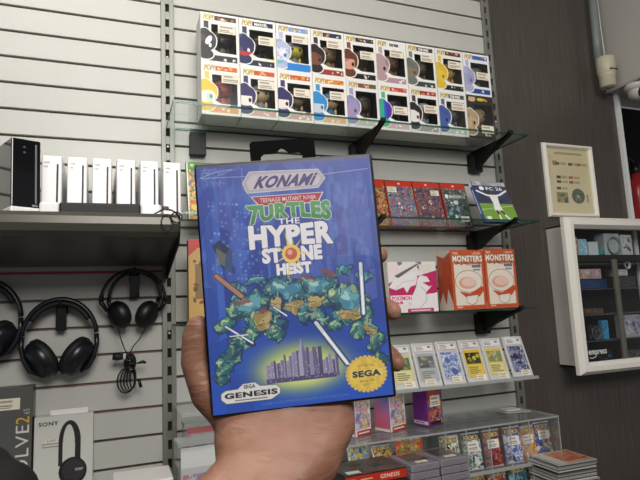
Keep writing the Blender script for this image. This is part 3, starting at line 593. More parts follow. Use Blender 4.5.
# ------------------------------------------------------------------ left bay: metal shelf, consoles
m_shelf = M('taupe_shelf_steel', '504e46', .3, .25)
t = thing('steel_shelf', 'grey steel shelf with rolled front edge holding consoles', 'shelf', (0, 0, 1.69)); m = MB()
prof = [(-.001, 0), (-.362, 0), (-.374, -.003), (-.382, -.012), (-.383, -.028), (-.378, -.044), (-.366, -.054), (-.33, -.056), (-.08, -.085), (-.001, -.085)]
m.prism(prof, -1.4, .001, 'x', m_shelf); m.build('shelf_tray', t)
m = MB(); m.prism([(-.001, .001), (-.36, .001), (-.376, -.004), (-.386, -.016), (-.382, -.045), (-.36, -.07), (-.06, -.125), (-.001, -.125)], .0015, .0045, 'x', m_brk, .0006); m.build('end_plate', t)
# white consoles
def console():
    t = thing('games_console', '', 'games console', (0, 0, 0)); m = MB()
    m.box(-.022, .022, 0, .215, 0, .157, m_wplastic, .003, 3, smooth=False); m.build('console_body', t)
    m = MB(); m.box(.010, .0145, -.0006, .004, .012, .137, m_black, .0006, 1); m.build('disc_slot', t)
    for z, w_ in ((.138, .012), (.128, .008)):
        m = MB(); m.box(-.016, -.016+w_, -.0009, .001, z, z+.0045, M('button_grey', 'c6c6c8', .4), .0004, 1); m.build('button', t)
    m = MB(); m.box(-.016, .0, -.0009, .001, .03, .034, M('flap_line', 'b4b4b8', .5)); m.build('logo_mark', t)
    return t
base = console(); lb = ['first white console, next to the black console', 'second white console from the black console', 'third white console from the black console', 'fourth white console from the black console', 'fifth white console, second from the upright', 'sixth white console, nearest the steel upright']
def dup(root):
    r = root.copy(); C.objects.link(r)
    for ch in list(root.children):
        c = ch.copy(); C.objects.link(c); c.parent = r
    return r
for k in range(6):
    t = base if k == 0 else dup(base)
    t['label'] = lb[k]; t['group'] = 'white games consoles standing in a row'; t.location = (-.276+.0552*k, -.245, 1.6905); t.rotation_euler = (0, 0, random.uniform(-.02, .04)+.02)
t = thing('games_console', 'glossy black games console standing on a white base', 'games console', (-.322, -.285, 1.7105), (0, -.02, .46)); m = MB()
m.box(-.031, .031, 0, .2, 0, .160, m_blackg, .003, 3); m.build('console_body', t)
m = MB(); m.box(.019, .0225, -.0008, .003, .012, .15, M('silver_highlight', '9aa4a8', .2, .6)); m.build('highlight_strip', t)  # vertical highlight on the glossy front, made as a thin silver strip
c = Canvas(30, 12, '0a0b10'); c.text('Wii', .1, .1, .9, .9, 'c8ccd0', .02); panel('logo', t, c, .014, .006, (.018, -.0009, .004), (0, 0, 0), pg)
for z in (.14, .128): 
    m = MB(); m.lathe([(0, .0012), (.0025, .001), (.003, 0)], M('button_dark', '3c4450', .3), Matrix.Translation((-.004, 0, z)) @ Matrix.Rotation(PI/2, 4, 'X'), 12); m.build('button', t)
t = thing('console_stand', 'white plastic stand under the black console', 'console stand', (-.322, -.292, 1.6903), (0, 0, .46)); m = MB(); m.box(-.034, .040, -.012, .16, 0, .0195, m_wplastic, .003); m.build('stand_body', t)
t = thing('sensor_bar', 'long white and black bar lying before the white consoles', 'sensor bar', (-.162, -.31, 1.6903), (0, 0, -.02)); m = MB()
m.box(-.13, -.0898, -.012, .012, 0, .030, m_wplastic, .006, 3); m.build('bar_end', t); m = MB(); m.box(.0828, .13, -.012, .012, 0, .030, m_wplastic, .006, 3); m.build('bar_end', t)
m = MB(); m.box(-.0895, .0825, -.0118, .0118, .0, .0298, M('dark_bar_window', '0e0e11', .55), .004, 3); m.build('bar_window', t)
t = thing('cable', 'thin black cable loop hanging over the shelf edge', 'cable'); m = MB()
pts = []
for k in range(15): a = PI*2*k/14; pts.append((-.03+.012*math.sin(a)+.004, -.389, 1.682-.016+.018*math.cos(a)))
m.tube([(-.05, -.345, 1.693), (-.035, -.37, 1.697), (-.025, -.386, 1.698), (-.008, -.388, 1.69), (.004, -.389, 1.675)], .0018, m_black, 6); m.tube(pts, .0014, m_black, 6)
m.tube([(-.005+.012*math.sin(2*PI*k/12), -.3905, 1.677+.012*math.cos(2*PI*k/12)) for k in range(13)], .0018, m_black, 6)
m.build('cable_loop', t)
m = MB(); m.box(-.036, -.022, -.392, -.386, 1.694, 1.702, m_black, .001); m.build('cable_clip', t)

# ------------------------------------------------------------------ headphones on hooks
def hook(label, x, z, d=.075, tagw=.026, tagh=.062):
    t = thing('display_hook', label, 'hook', (x, 0, z), group='black hooks holding headphones'); m = MB()
    m.tube([(0, -.002, -.004), (0, -d+.01, 0), (0, -d, .006), (0, -d-.003, .016)], .003, m_brk, 8, up=(1, 0, 0)); m.build('hook_arm', t)
    m = MB(); m.box(-.014, .014, -.006, -.001, -.02, .012, m_brk, .001); m.build('back_plate', t)
    m = MB(); m.box(-tagw/2, tagw/2, -.034, -.031, -tagh-.002, -.002, m_blackg, .002); m.build('plate', t)
    return t
def arc(cx, cz, rx, rz, a0, a1, y, n=22):
    return [(cx+rx*math.cos(a0+(a1-a0)*k/n), y, cz+rz*math.sin(a0+(a1-a0)*k/n)) for k in range(n+1)]
m_pad = M('soft_ear_pad', '121318', .6); m_cup = M('dark_cup_shell', '191b22', .3)
def over_ear(label, x, z, tilt=0):     # x, z = underside of the band at the hook
    t = thing('headphones', label, 'headphones', (x, -.055, z), (0, tilt, 0), 'headphones hanging in the left bay'); R = .088; t.scale = (1.0, 1, 1.07)
    m = MB(); m.tube(arc(0, -.092, R, .094, .1, PI-.1, 0), .0065, m_cup, 10, flat=2.0); m.build('headband', t)
    m = MB(); m.tube(arc(0, -.094, R-.009, .086, .55, PI-.55, 0), .007, m_pad, 10, flat=1.7); m.build('band_cushion', t)
    for s_ in (-1, 1):
        m = MB(); m.tube([(s_*.0875, 0, -.085), (s_*.089, 0, -.11), (s_*.082, 0, -.14), (s_*.068, 0, -.165), (s_*.05, 0, -.175)], [.0065, .0065, .007, .007, .005], m_cup, 8, flat=1.8); y_ = m.build('yoke', t)
        A = Matrix.Translation((s_*.043, -.004, -.141)) @ Matrix.Rotation(s_*.62, 4, 'Y') @ Matrix.Rotation(.5*-s_, 4, 'Z')
        B = A @ Matrix.Rotation(s_*PI/2, 4, 'Y')
        E_ = Matrix.Diagonal((1.2, 1.02, 1, 1))
        cup = MB(); cup.lathe([(0, .024), (.026, .023), (.036, .017), (.041, .006), (.041, 0)], m_cup, B @ E_, 32); cu = cup.build('ear_cup', t)
        pad = MB(); pad.lathe([(.041, 0), (.043, -.006), (.041, -.017), (.034, -.022), (.024, -.019), (.02, -.008), (0, -.006)], m_pad, B @ E_, 32); pad.build('ear_pad', cu)
    return t
over_ear('black over-ear headphones hanging in the middle of left bay', -.268, 1.512)
over_ear('black over-ear headphones cut off by the left frame edge', -.442, 1.566, .05)
hook('black hook through the middle headphones', -.268, 1.496)
hook('black hook through the left cut off headphones', -.442, 1.550)
def wired(label, x, z):
    t = thing('headphones', label, 'headphones', (x, -.05, z), (0, .03, 0), 'headphones hanging in the left bay'); t.scale = (1.07, 1.0, 1.02)
    m = MB(); m.tube(arc(0, -.08, .078, .08, -.1, PI+.1, .0), .004, m_cup, 8, flat=2.2); m.tube(arc(.004, -.08, .064, .076, .0, PI, .016), .0045, m_cup, 8, flat=2); m.build('headband', t)
    for s_ in (-1, 1):
        m = MB(); m.tube([(s_*.078, 0, -.07), (s_*.077, -.002, -.09), (s_*.062, -.004, -.112)], [.0055, .006, .005], m_black, 8); m.tube([(s_*.062, .012, -.075), (s_*.056, .006, -.105)], .005, m_black, 8); m.build('slider', t)
        A = Matrix.Translation((s_*.036, -.006, -.122)) @ Matrix.Rotation(s_*.35, 4, 'Y') @ Matrix.Rotation(.75*-s_, 4, 'Z') @ Matrix.Rotation(s_*PI/2, 4, 'Y')
        q = MB(); q.lathe([(0, .017), (.02, .016), (.031, .008), (.034, 0)], m_black, A @ Matrix.Diagonal((1.1, .9, 1, 1)), 28); cu = q.build('ear_cup', t)
        q = MB(); q.lathe([(.034, 0), (.035, -.006), (.031, -.016), (.02, -.017), (0, -.012)], m_pad, A @ Matrix.Diagonal((1.1, .9, 1, 1)), 28); q.build('ear_pad', cu)
    m = MB()
    m.tube([(-.035, -.003, -.155), (-.028, -.004, -.185), (-.018, -.004, -.212), (-.008, -.004, -.23)], .0016, m_black, 6); m.tube([(.034, -.003, -.15), (.018, -.004, -.185), (.002, -.004, -.205), (-.006, -.004, -.225)], .0016, m_black, 6)
    for k in range(12):
        a = k*.55; m.tube([(-.004+.013*math.sin(2*PI*j/12)*(1-.05*k), -.005+.006*math.cos(a), -.225-.022+.022*math.cos(2*PI*j/12+a*.1)) for j in range(13)], .0029, m_black, 6)
    for k in range(5):
        w_ = .007+.0035*k; m.tube([(-.004-.004*k+.008+w_*math.sin(PI*j/6), -.004+.002*k, -.262-.026*(1-math.cos(PI*j/6))*(1+.06*k)) for j in range(13)], .0021, m_black, 6)
    for k in range(10): m.tube([(-.004+.010*math.cos(2*PI*j/10+k), -.006+.010*math.sin(2*PI*j/10+k*2), -.236-.0035*k+.004*math.sin(4*PI*j/10)) for j in range(10)], .0026, m_black, 6, closed=True, up=(0, 0, 1))
    m.build('audio_cable', t)
    m = MB(); m.tube([(.012, -.006, -.25), (.026, -.007, -.246), (.034, -.007, -.249)], [.0018, .0045, .003], m_black, 8); m.tube([(.018, -.006, -.29), (.024, -.006, -.312)], .004, m_black, 8); m.build('plug', t)
    m = MB(); m.tube([(-.012, -.007, -.232), (-.035, -.008, -.230), (-.046, -.008, -.229)], [.005, .011, .009], m_pad, 10); m.build('microphone', t)
    m = MB(); m.lathe([(.0045, -.003), (.0085, -.003), (.0085, .003), (.0045, .003)], M('white_tie', 'd8d4cc', .5), Matrix.Translation((-.018, -.007, -.231)) @ Matrix.Rotation(PI/2, 4, 'Y'), 16); m.build('cable_tie', t)
    m = MB(); m.lathe([(.004, -.003), (.008, -.003), (.008, .003), (.004, .003)], M('white_tie', 'd8d4cc', .5), Matrix.Translation((-.002, -.005, -.262)), 16); m.build('cable_tie', t)
wired('black wired headphones with bundled cable, hung beside the upright', -.084, 1.590)
hook('black hook through the wired headphones', -.084, 1.578)
# boxed headphones
def sonyf(c):
    c.a[:] = hexc('d3d3cd'); c.text('SONY', .07, .055, .40, .1, '1c1c1e', .02, fat=0); c.rect(.17, .25, .42, .33, 'e0ded8'); c.text('5797', .21, .255, .37, .285, '8a6c68', 0); c.lines(.13, .29, .44, .35, 2, '9a9490')
    o1 = c.m_ell(.6, .3, .19, .24) | c.m_rect(.41, .3, .79, .56); o2 = c.m_ell(.585, .34, .105, .235) | c.m_rect(.48, .34, .69, .7)
    bk = '2c2a2c'; c.paint(o1 & ~o2, bk); c.ell(.66, .63, .24, .155, '1e1d20'); c.ell(.67, .62, .195, .125, '353437'); c.text('SONY', .7, .6, .84, .63, 'e8e8e8', .02); c.ell(.55, .82, .22, .11, '29282b')
carton('white headphone box with a black headphone picture', -.2545, -.05, .995, .137, .05, .222, sonyf, None, M('white_gloss_card', 'd3d3cd', .35), name='headphone_box', res=900)
sb_ = [o for o in bpy.data.objects if o.name.startswith('headphone_box')][0]
m = MB(); m.box(-.035, .055, .02, .023, .221, .234, m_wplastic, .001); m.build('hang_tab', sb_)
def evf(c):
    c.a[:] = hexc('595a58'); c.text('EVOLVE', .76, .30, .96, .86, 'dcdcdc', 0, rot=1); c.text('2', .76, .235, .96, .29, 'e0b428', .0, rot=1); c.text('65', .87, .175, .96, .215, 'c8c8c8', 0, rot=1)
ev = carton('dark grey headset box with upright white and yellow lettering', -.403, -.05, .985, .15, .06, .312, evf, lambda c: c.rect(0, 0, 1, 1, '3c3c3c'), M('grey_card', '595a58', .45), name='headset_box', res=900, right=True)
sticker(ev, .022, -.0015, .258, .05, .028, 3)
t = thing('small_box', 'white box top peeking in at the bottom edge', 'box', (-.065, -.235, .985)); m = MB(); m.box(-.072, .062, -.02, .1, 0, .096, M('crinkled_white', 'dcdad6', .4, bump=.6, scale=(60, 60, 60)), .003); m.build('carton_body', t)
# bottom deck of the left bay
t = thing('lower_shelf', 'grey steel lower shelf in the left bay', 'shelf', (-.7, 0, .98)); m = MB(); m.box(-.7, .64, -.62, -.002, -.03, .004, M('grey_shelf_steel', '7c7b76', .5), .002); m.build('deck', t)
# black garment lower left
t = thing('dark_coat', 'dark fabric garment fold at the lower left corner', 'coat', (-.335, -.50, 1.0)); m = MB()
b = bmesh.new(); bmesh.ops.create_icosphere(b, subdivisions=4, radius=1)
for v in b.verts:
    p = v.co; f = 1+.06*math.sin(5*p.x+3*p.z)+.04*math.sin(9*p.x-4*p.y); v.co = Vector((p.x*.105*f-.02, p.y*.09*f, p.z*.128*f+.122))
m.merge(b, M('black_wool', '1b1719', .85, bump=.6, scale=(90, 90, 90)), None, True); m.ball((.085, 0, .084), .085, M('black_wool', '1b1719'), (1.0, .9, 1.0)); m.build('fabric_fold', t)

# ------------------------------------------------------------------ lower left of middle bay: clear card boxes
def clearbox(label, x, y, z, Wd, D, H, art, yaw_=0):
    t = thing('card_display_box', label, 'display box', (x, y, z), (0, 0, yaw_), 'clear card boxes at the foot of the left upright'); m = MB()
    m.box(-Wd/2, Wd/2, 0, D, 0, H, m_acr); m.box(-Wd/2-.001, Wd/2+.001, -.001, D+.001, H, H+.008, m_acre); m.build('clear_case', t)
    c = Canvas(50, int(50*H/Wd), 'd4cfd4'); art(c); panel('card_stack', t, c, Wd-.012, H-.008, (0, .006, .003), (0, 0, 0), pg)
clearbox('clear box of white cards with a blue figure mark', .062, -.245, .98, .105, .07, .165, lambda c: (c.rect(.05, .4, .95, .9, 'dcd6dc'), c.splash(['5c78b0', 'c87c80', 'e8e4ea', 'b8b8c8'], 3, 26, (.05, .4, .95, .95), .12), c.rect(0, 0, 1, .3, 'eeeeec')), .05)
clearbox('clear box with red rim behind the white card box', .085, -.15, .98, .10, .05, .192, lambda c: (c.rect(0, 0, 1, 1, 'a8a0a4'), c.rect(0, 0, 1, .08, 'c04a4c'), c.rect(0, .1, .15, 1, 'b84a48'), c.splash(['5c5050', 'd0ccd0'], 5, 14, (.1, .1, 1, .6), .2)), .03)
t = thing('lower_shelf', 'small grey shelf under the clear card boxes', 'shelf', (.03, 0, .975)); m = MB(); m.box(-.085, .14, -.31, -.013, -.02, .0045, M('grey_shelf_steel', '7c7b76', .5), .001); m.build('deck', t)

# ------------------------------------------------------------------ right side
m_frame = M('white_frame_plastic', 'f3f0e8', .3)
def frame_mesh(mb, x0, x1, z0, z1, w_, y0, y1, m, bev=.004):
    prof = [(0, y1), (0, (y0+y1)/2), (w_*.3, y0), (w_*.7, y0), (w_, (y0+y1)/2+.002), (w_, y1)]
    b = bmesh.new(); cs = [(x0, z0, 1, 1), (x1, z0, -1, 1), (x1, z1, -1, -1), (x0, z1, 1, -1)]; R_ = []
    for cx, cz, sx, sz in cs: R_.append([b.verts.new((cx+sx*a, y, cz+sz*a)) for a, y in prof])
    for i in range(4):
        A, B = R_[i], R_[(i+1) % 4]
        for k in range(len(prof)): b.faces.new((A[k], A[(k+1) % len(prof)], B[(k+1) % len(prof)], B[k]))
    bmesh.ops.recalc_face_normals(b, faces=b.faces[:]); mb.merge(b, m)
t = thing('picture_frame', 'white framed cream certificate on the dark panel', 'frame', (1.588, 0, 1.781)); m = MB()
frame_mesh(m, -.130, .130, 0, .303, .017, -.018, -.001, m_frame); m.build('frame', t)
c = Canvas(150, 190, 'f8ecc8'); c.lines(.2, .06, .85, .1, 2, 'a8946c', 2); c.rect(.14, .2, .24, .27, 'b8a078')
for x, y, co in ((.2, .22, '8c7c5c'), (.5, .22, '6c7478'), (.7, .22, 'c08068'), (.2, .43, '6c6450'), (.2, .5, '5c5c50'), (.48, .43, 'c08c6c'), (.48, .5, 'b8704c'), (.18, .6, '6c6450')): c.rect(x, y, x+.1, y+.04, co); c.lines(x+.12, y, x+.26, y+.04, 2, 'b09c74')
c.rect(.16, .68, .42, .84, 'b0ac84'); c.splash(['8c8c60', 'c4b48c', '5c6450'], 2, 12, (.16, .7, .42, .84), .05); c.ell(.66, .73, .15, .115, '6c7c68'); c.splash(['8ca890', '4c5c54', 'a8946c'], 6, 10, (.56, .66, .76, .8), .05); c.ell(.66, .73, .03, .024, 'd8d0b0'); c.rect(.86, .7, .89, .82, '9c8c68')
panel('certificate', t, c, .228, .271, (0, -.004, .016), (0, 0, 0), pm)
m = MB(); m.box(-.114, .114, -.009, -.008, .016, .287, clear('frame_glazing', (.96, .96, .95), .2, .09)); m.build('glazing', t)

cx0, cx1, cz0, cz1 = 1.397, 2.02, 1.187, 1.756
t = thing('wall_cabinet', 'white wall cabinet with sliding glass doors and shelves', 'cabinet', (1.7, 0, cz0)); ox = 1.7; m = MB()
bx0, bx1 = 1.441-ox, 1.99-ox; H = cz1-cz0; mw = M('cabinet_white', 'cfccc8', .5); mi = M('cabinet_inside', '1c1c1e', .5)
m.box(bx0, bx0+.004, -.118, -.001, .02, H-.02, mw); m.box(bx1-.01, bx1, -.118, -.001, .02, H-.02, mw); m.box(bx0, bx1, -.118, -.001, .02, .026, mw); m.box(bx0, bx1, -.118, -.001, H-.026, H-.02, mw)
m.box(bx0+.004, bx1-.01, -.006, -.001, .026, H-.026, mi); m.box(bx0+.004, bx0+.006, -.117, -.006, .026, H-.026, mi); m.build('cabinet_body', t)
m = MB(); frame_mesh(m, cx0-ox, cx1-ox, 0, H, .042, -.15, -.118, m_frame); m.build('front_frame', t)
m = MB()
for z in (.395, .30, .205, .11): m.box(bx0+.006, bx1-.01, -.108, -.008, z, z+.004, m_acr)
m.box(bx0+.006, bx1-.01, -.112, -.006, .405, .43, M('dark_shelf_front', '26221f', .5)); m.build('shelf', t)
dv = MB(); dv.prism([(1.624-ox, .04), (1.636-ox, .04), (1.636-ox, .412), (1.624-ox, .412)], -.128, -.119, 'y', M('aluminium', '9d9788', .35, .6), .001); dv.prism([(1.639-ox, .04), (1.651-ox, .04), (1.651-ox, .412), (1.639-ox, .412)], -.124, -.116, 'y', M('aluminium', '9d9788', .35, .6), .001); dv.build('door_stile', t)
for a, b_ in ((bx0+.004, 1.651-ox), (1.624-ox, bx1-.01)):
    m = MB(); m.box(a, b_, -.1285 if a < 0 else -.1245, -.1275 if a < 0 else -.1235, .03, H-.03, clear('cabinet_glass', (.95, .965, .965), .04, .03)); m.build('glass_door', t)
c = Canvas(110, 50, '121214'); c.text('empress', .07, .16, .95, .74, 'f0f0f0', 0, 0, fat=2); c.line([(.10, .84), (.2, .93), (.4, .8)], .03, 'f0f0f0')
panel('maker_sticker', t, c, .098, .036, (1.496-ox, -.1292, .052), (0, 0, 0), pg)
# things inside the cabinet
def inside(label, cat, name, x, z, Wd, H, D, col, bits, seed, group='goods on the cabinet shelves', y=-.1):
    t = thing(name, label, cat, (x, y, cz0+z), (0, 0, random.uniform(-.08, .08)), group); m = MB(); m.box(-Wd/2, Wd/2, 0, D, 0, H, M('c_'+col, col, .45), .0015, 1); m.build('body', t)
    if bits:
        c = Canvas(max(8, int(Wd*500)), max(8, int(H*500)), col); c.splash(bits, seed, 20, (.05, .1, .95, .9), .14); panel('front_print', t, c, Wd-.004, H-.004, (0, -.0006, .002), (0, 0, 0), pg)
z5, z4, z3, z2, z1 = .4305, .3045, .2095, .1145, .0265
inside('red and white box on cabinet top shelf', 'box', 'product_box', 1.475, z5, .03, .07, .05, 'c8847c', ['e8e0dc', 'c8544c'], 1)
inside('pale cyan box on cabinet top shelf', 'box', 'product_box', 1.515, z5, .045, .062, .05, '9cc8dc', ['e8f4fa', '6cb0d8', 'c8e8f4'], 2)
inside('plain white box on cabinet top shelf', 'box', 'product_box', 1.567, z5, .045, .052, .05, 'c4ccd2', None, 3)
inside('white tall box behind the divider on cabinet top shelf', 'box', 'product_box', 1.665, z5, .075, .085, .05, 'b4bcc0', None, 4)
inside('purple and white box on cabinet top shelf', 'box', 'product_box', 1.745, z5, .06, .08, .05, 'cfd0d4', ['5c3474', 'c84c6c', 'e0e0e8', '4c2c64'], 5)
inside('small teal box on cabinet top shelf', 'box', 'product_box', 1.60, z5, .018, .02, .02, '2c8c94', None, 6, y=-.112)
inside('orange and pink box above the blue tray in cabinet', 'box', 'product_box', 1.53, z4+.036, .12, .038, .06, 'b89a9c', ['d8ccc8', '8c7ca8', 'b86c54', 'd8c8a8'], 7)
inside('dark blue tray on the second cabinet shelf', 'tray', 'plastic_tray', 1.545, z4, .15, .034, .07, '1d3a6c', ['24487c', '34404c'], 8)
inside('white topped box right of the divider', 'box', 'product_box', 1.70, z4+.045, .06, .025, .05, 'c8c0bc', ['b87c64', 'e0dcd8'], 9)
inside('brown and navy tub right of the divider', 'tub', 'plastic_tub', 1.715, z4, .11, .043, .06, '403c3c', ['2c3c64', '5c5450'], 10)
inside('tan strap coil on third cabinet shelf', 'strap', 'strap_coil', 1.535, z3, .09, .022, .05, '5c4434', ['8c6444', '3c342c'], 11)
inside('black cable box on third cabinet shelf', 'box', 'cable_box', 1.49, z3+.0, .03, .05, .04, '2a2c2e', ['4c5054'], 12, y=-.06)
inside('black gadget with grey ring on fourth shelf', 'gadget', 'gadget', 1.525, z2, .06, .055, .04, '1e2022', ['3c4448', '54585c'], 13)
inside('light blue packet standing on fourth cabinet shelf', 'packet', 'blister_packet', 1.582, z2, .028, .07, .02, '3c8cc0', ['7cc0e0', '2c5c7c'], 14)
inside('white and violet folder right of the divider', 'folder', 'folder', 1.715, z2, .10, .085, .03, 'a8a6b0', ['54548c', 'c8c8d0'], 15)
inside('dark box with cyan strip on lowest cabinet shelf', 'box', 'product_box', 1.57, z1, .08, .05, .05, '202426', ['2c7c9c', '343a3e'], 16)
inside('black pouch on lowest cabinet shelf', 'pouch', 'pouch', 1.49, z1, .05, .045, .05, '262829', ['3c4040'], 17)
inside('grey carton right of divider on lowest shelf', 'box', 'product_box', 1.71, z1, .1, .04, .05, '4c4a48', ['6c6a66', '34322e'], 18)
def coil(label, x, z, r, col, y):
    t = thing('cable_coil', label, 'cable', (x, y, cz0+z), group='cable coils in the cabinet'); m = MB()
    for k in range(3): m.tube([(r*(1-.08*k)*math.cos(2*PI*j/24), .003*k, r+.002+r*(1-.08*k)*math.sin(2*PI*j/24)) for j in range(24)], .0016, M('cable_'+col, col, .4), 6, closed=True, up=(0, 1, 0))
    m.build('cable_loop', t)
coil('thin grey cable ring on cabinet top shelf', 1.668, z5, .034, '8c9494', -.109)
coil('dark cable ring on fourth cabinet shelf', 1.530, z2, .024, '5c6468', -.106)
coil('white cable ring above the brown tub', 1.735, z4+.071, .014, 'd8dce0', -.1)
coil('black cable ring on cabinet top shelf', 1.595, z5+.021, .022, '1c1c1e', -.07)

# conduit, sensor, camera dome
t = thing('conduit', 'grey vertical conduit with a thin white cable beside it', 'conduit', (1.75, 0, 2.46)); m = MB()
m.tube([(.020, -.05, -.01), (.024, -.05, .1), (.034, -.05, .45)], .016, M('grey_pvc', '7c8684', .4), 12, up=(0, 1, 0)); m.build('pipe', t)
m = MB(); m.tube([(.046, -.06, -.01), (.048, -.06, .03), (.052, -.055, .14), (.058, -.05, .45)], .003, M('white_cable', 'c8c8c4', .5), 6); m.build('cable', t)
t = thing('motion_sensor', 'cream cylindrical sensor hung under the conduit', 'sensor', (1.785, -.07, 2.325)); m = MB(); mc = M('cream_plastic', 'c2bca6', .4)
m.lathe([(0, 0), (.026, .0), (.031, .004), (.032, .045), (.0335, .047), (.0335, .05), (.032, .052), (.0335, .058), (.036, .062), (.037, .125), (.034, .13), (0, .131)], mc, None, 32); m.build('sensor_body', t)
m = MB(); m.box(-.02, .02, -.0385, -.034, .066, .07, M('sensor_slot', '4c4638', .6)); m.build('slot', t)
m = MB(); m.ball((0, -.006, .0), .016, M('sensor_lens', '8c8878', .3), (1, 1, .4)); m.build('lens', t)
t = thing('security_camera', 'white dome security camera under the bulkhead edge', 'camera', (1.905, -.11, 2.334)); m = MB()
m.lathe([(0, 0), (.05, 0), (.052, -.01), (.046, -.022), (.04, -.026)], mw, None, 32); m.build('mount', t)
m = MB(); m.ball((0, 0, -.032), .04, M('camera_white', 'c8c6c0', .35), (1, 1, .9), n=24); m.build('dome', t)
m = MB(); m.lathe([(0, .006), (.018, .005), (.026, .001), (.027, -.008)], m_blackg, Matrix.Translation((-.008, -.036, -.042)) @ Matrix.Rotation(PI/2+.25, 4, 'X') @ Matrix.Rotation(-.35, 4, 'Y'), 24); m.build('lens', t)
# fire extinguisher in the dark
t = thing('fire_extinguisher', 'red fire extinguisher with black hose in the dark gap', 'fire extinguisher', (2.235, .2, 1.68)); m = MB()
m.lathe([(0, 0), (.055, 0), (.06, .01), (.06, .29), (.05, .325), (.025, .345), (.02, .37), (0, .37)], M('extinguisher_red', 'a82a2c', .3, coat=.4), None, 28); m.build('cylinder', t)
m = MB(); m.box(-.035, .02, -.0625, -.055, .12, .24, M('extinguisher_label', 'd8c8c4', .5)); m.build('label_plate', t)
m = MB(); m.tube([(0, 0, .37), (-.02, 0, .43), (-.07, -.02, .44), (-.1, -.03, .38), (-.09, -.03, .2)], .009, m_black, 8); m.tube([(0, 0, .36), (.0, 0, .42)], .018, m_black, 10); m.build('hose', t)
t = thing('wall_bracket', 'black bracket board behind the fire extinguisher', 'bracket', (2.26, .29, 1.66)); m = MB(); m.box(-.08, .08, 0, .03, 0, .42, M('board_dark', '181414', .7)); m.box(-.02, .02, -.008, 0, .1, .14, m_brk); m.build('board', t)

# ------------------------------------------------------------------ the held game case
Rw = Matrix(((0.9661, 0.2515, -0.0592), (-0.2533, 0.9671, -0.0249), (0.0510, 0.0390, 0.9979)))   # columns: right, into the case, up
Ow = Vector((-0.0101, -1.2485, 1.4735))
hc = thing('game_case', 'large blue boxed console game case held up in a hand', 'game case'); hc.matrix_world = Matrix.Translation(Ow) @ Rw.to_4x4()
CW, CH, CD = .1314, .180, .026
m = MB(); m.box(-CW/2, CW/2, .0006, CD, -CH/2, CH/2, m_black, .0022, 3)
m.box(-CW/2-.0008, CW/2+.0008, CD-.004, CD, -CH/2-.0008, CH/2+.0008, m_black, .001); m.build('case_shell', hc)
b = bmesh.new()      # hang tab with its slot
m = MB()
m_tab = M('matt_black_tab', '070708', .85); m_tab.node_tree.nodes['Principled BSDF'].inputs['Specular IOR Level'].default_value = .15
def tabpart(pts): m.prism(pts, CD-.010, CD-.007, 'y', m_tab)
tx = 0.0004
tabpart([(tx-.0255, .088), (tx-.0175, .088), (tx-.0175, .0965), (tx-.0255, .0965)]); tabpart([(tx+.0145, .088), (tx+.0245, .088), (tx+.0245, .0965), (tx+.0145, .0965)])
tabpart([(tx-.0255, .0965), (tx-.0175, .0965), (tx-.0150, .0985), (tx-.006, .0985), (tx-.003, .1015), (tx-.0015, .1025), (tx-.0015, .1085), (tx-.0235, .1085), (tx-.0255, .1065)])
tabpart([(tx-.0015, .1025), (tx+.001, .1015), (tx+.004, .0985), (tx+.012, .0985), (tx+.0145, .0965), (tx+.0245, .0965), (tx+.0245, .1065), (tx+.0225, .1085), (tx-.0015, .1085)])
tabpart([(tx-.0175, .088), (tx+.0145, .088), (tx+.0145, .0925), (tx-.0175, .0925)])
m.build('hang_tab', hc)
c = Canvas(400, 548, '24409c')
# city street at night in blue inks
c.paint(c.noise(4, 6, 1), '3a5cc0', .55); c.paint(c.noise(9, 14, 2), '182c78', .5); c.paint(np.clip(.55-c.Y, 0, 1)*1.1, '4a4c98', .5)
rr = random.Random(6)
for k in range(16):
    x = rr.uniform(0, .34); w_ = rr.uniform(.03, .08); c.poly([(x, .12+rr.uniform(0, .2)), (x+w_, .10+rr.uniform(0, .2)), (x+w_, .7), (x, .72)], rr.choice(['2c4cb0', '1c3088', '3c68c8', '24388c']), .5)
for k in range(16):
    x = rr.uniform(.68, 1); w_ = rr.uniform(.03, .08); c.poly([(x, .1+rr.uniform(0, .25)), (x+w_, .08+rr.uniform(0, .2)), (x+w_, .6), (x, .62)], rr.choice(['4858a8', '2c3c88', '5c6cb8', '343c80']), .5)
for k in range(130):
    x = .05+.022*int(rr.uniform(0, 14)); y = .14+.016*int(rr.uniform(0, 20))+x*.12; c.rect(x, y, x+.014, y+.010, rr.choice(['6c9ce0', '5078c8', '88a8d8']), .5)
for k in range(14):
    x = rr.uniform(.74, .95); y = rr.uniform(.12, .42); c.rect(x, y, x+.02, y+.03, '7078b8', .4)
c.glow(.33, .14, .12, .05, '5c94e8', .5); c.glow(.86, .17, .1, .09, '7c88c8', .45)
c.poly([(.06, .33), (.10, .31), (.17, .36), (.16, .45), (.1, .42)], '1c2430', .8); c.poly([(.08, .34), (.13, .37), (.12, .42), (.08, .4)], '8c8c64', .55)
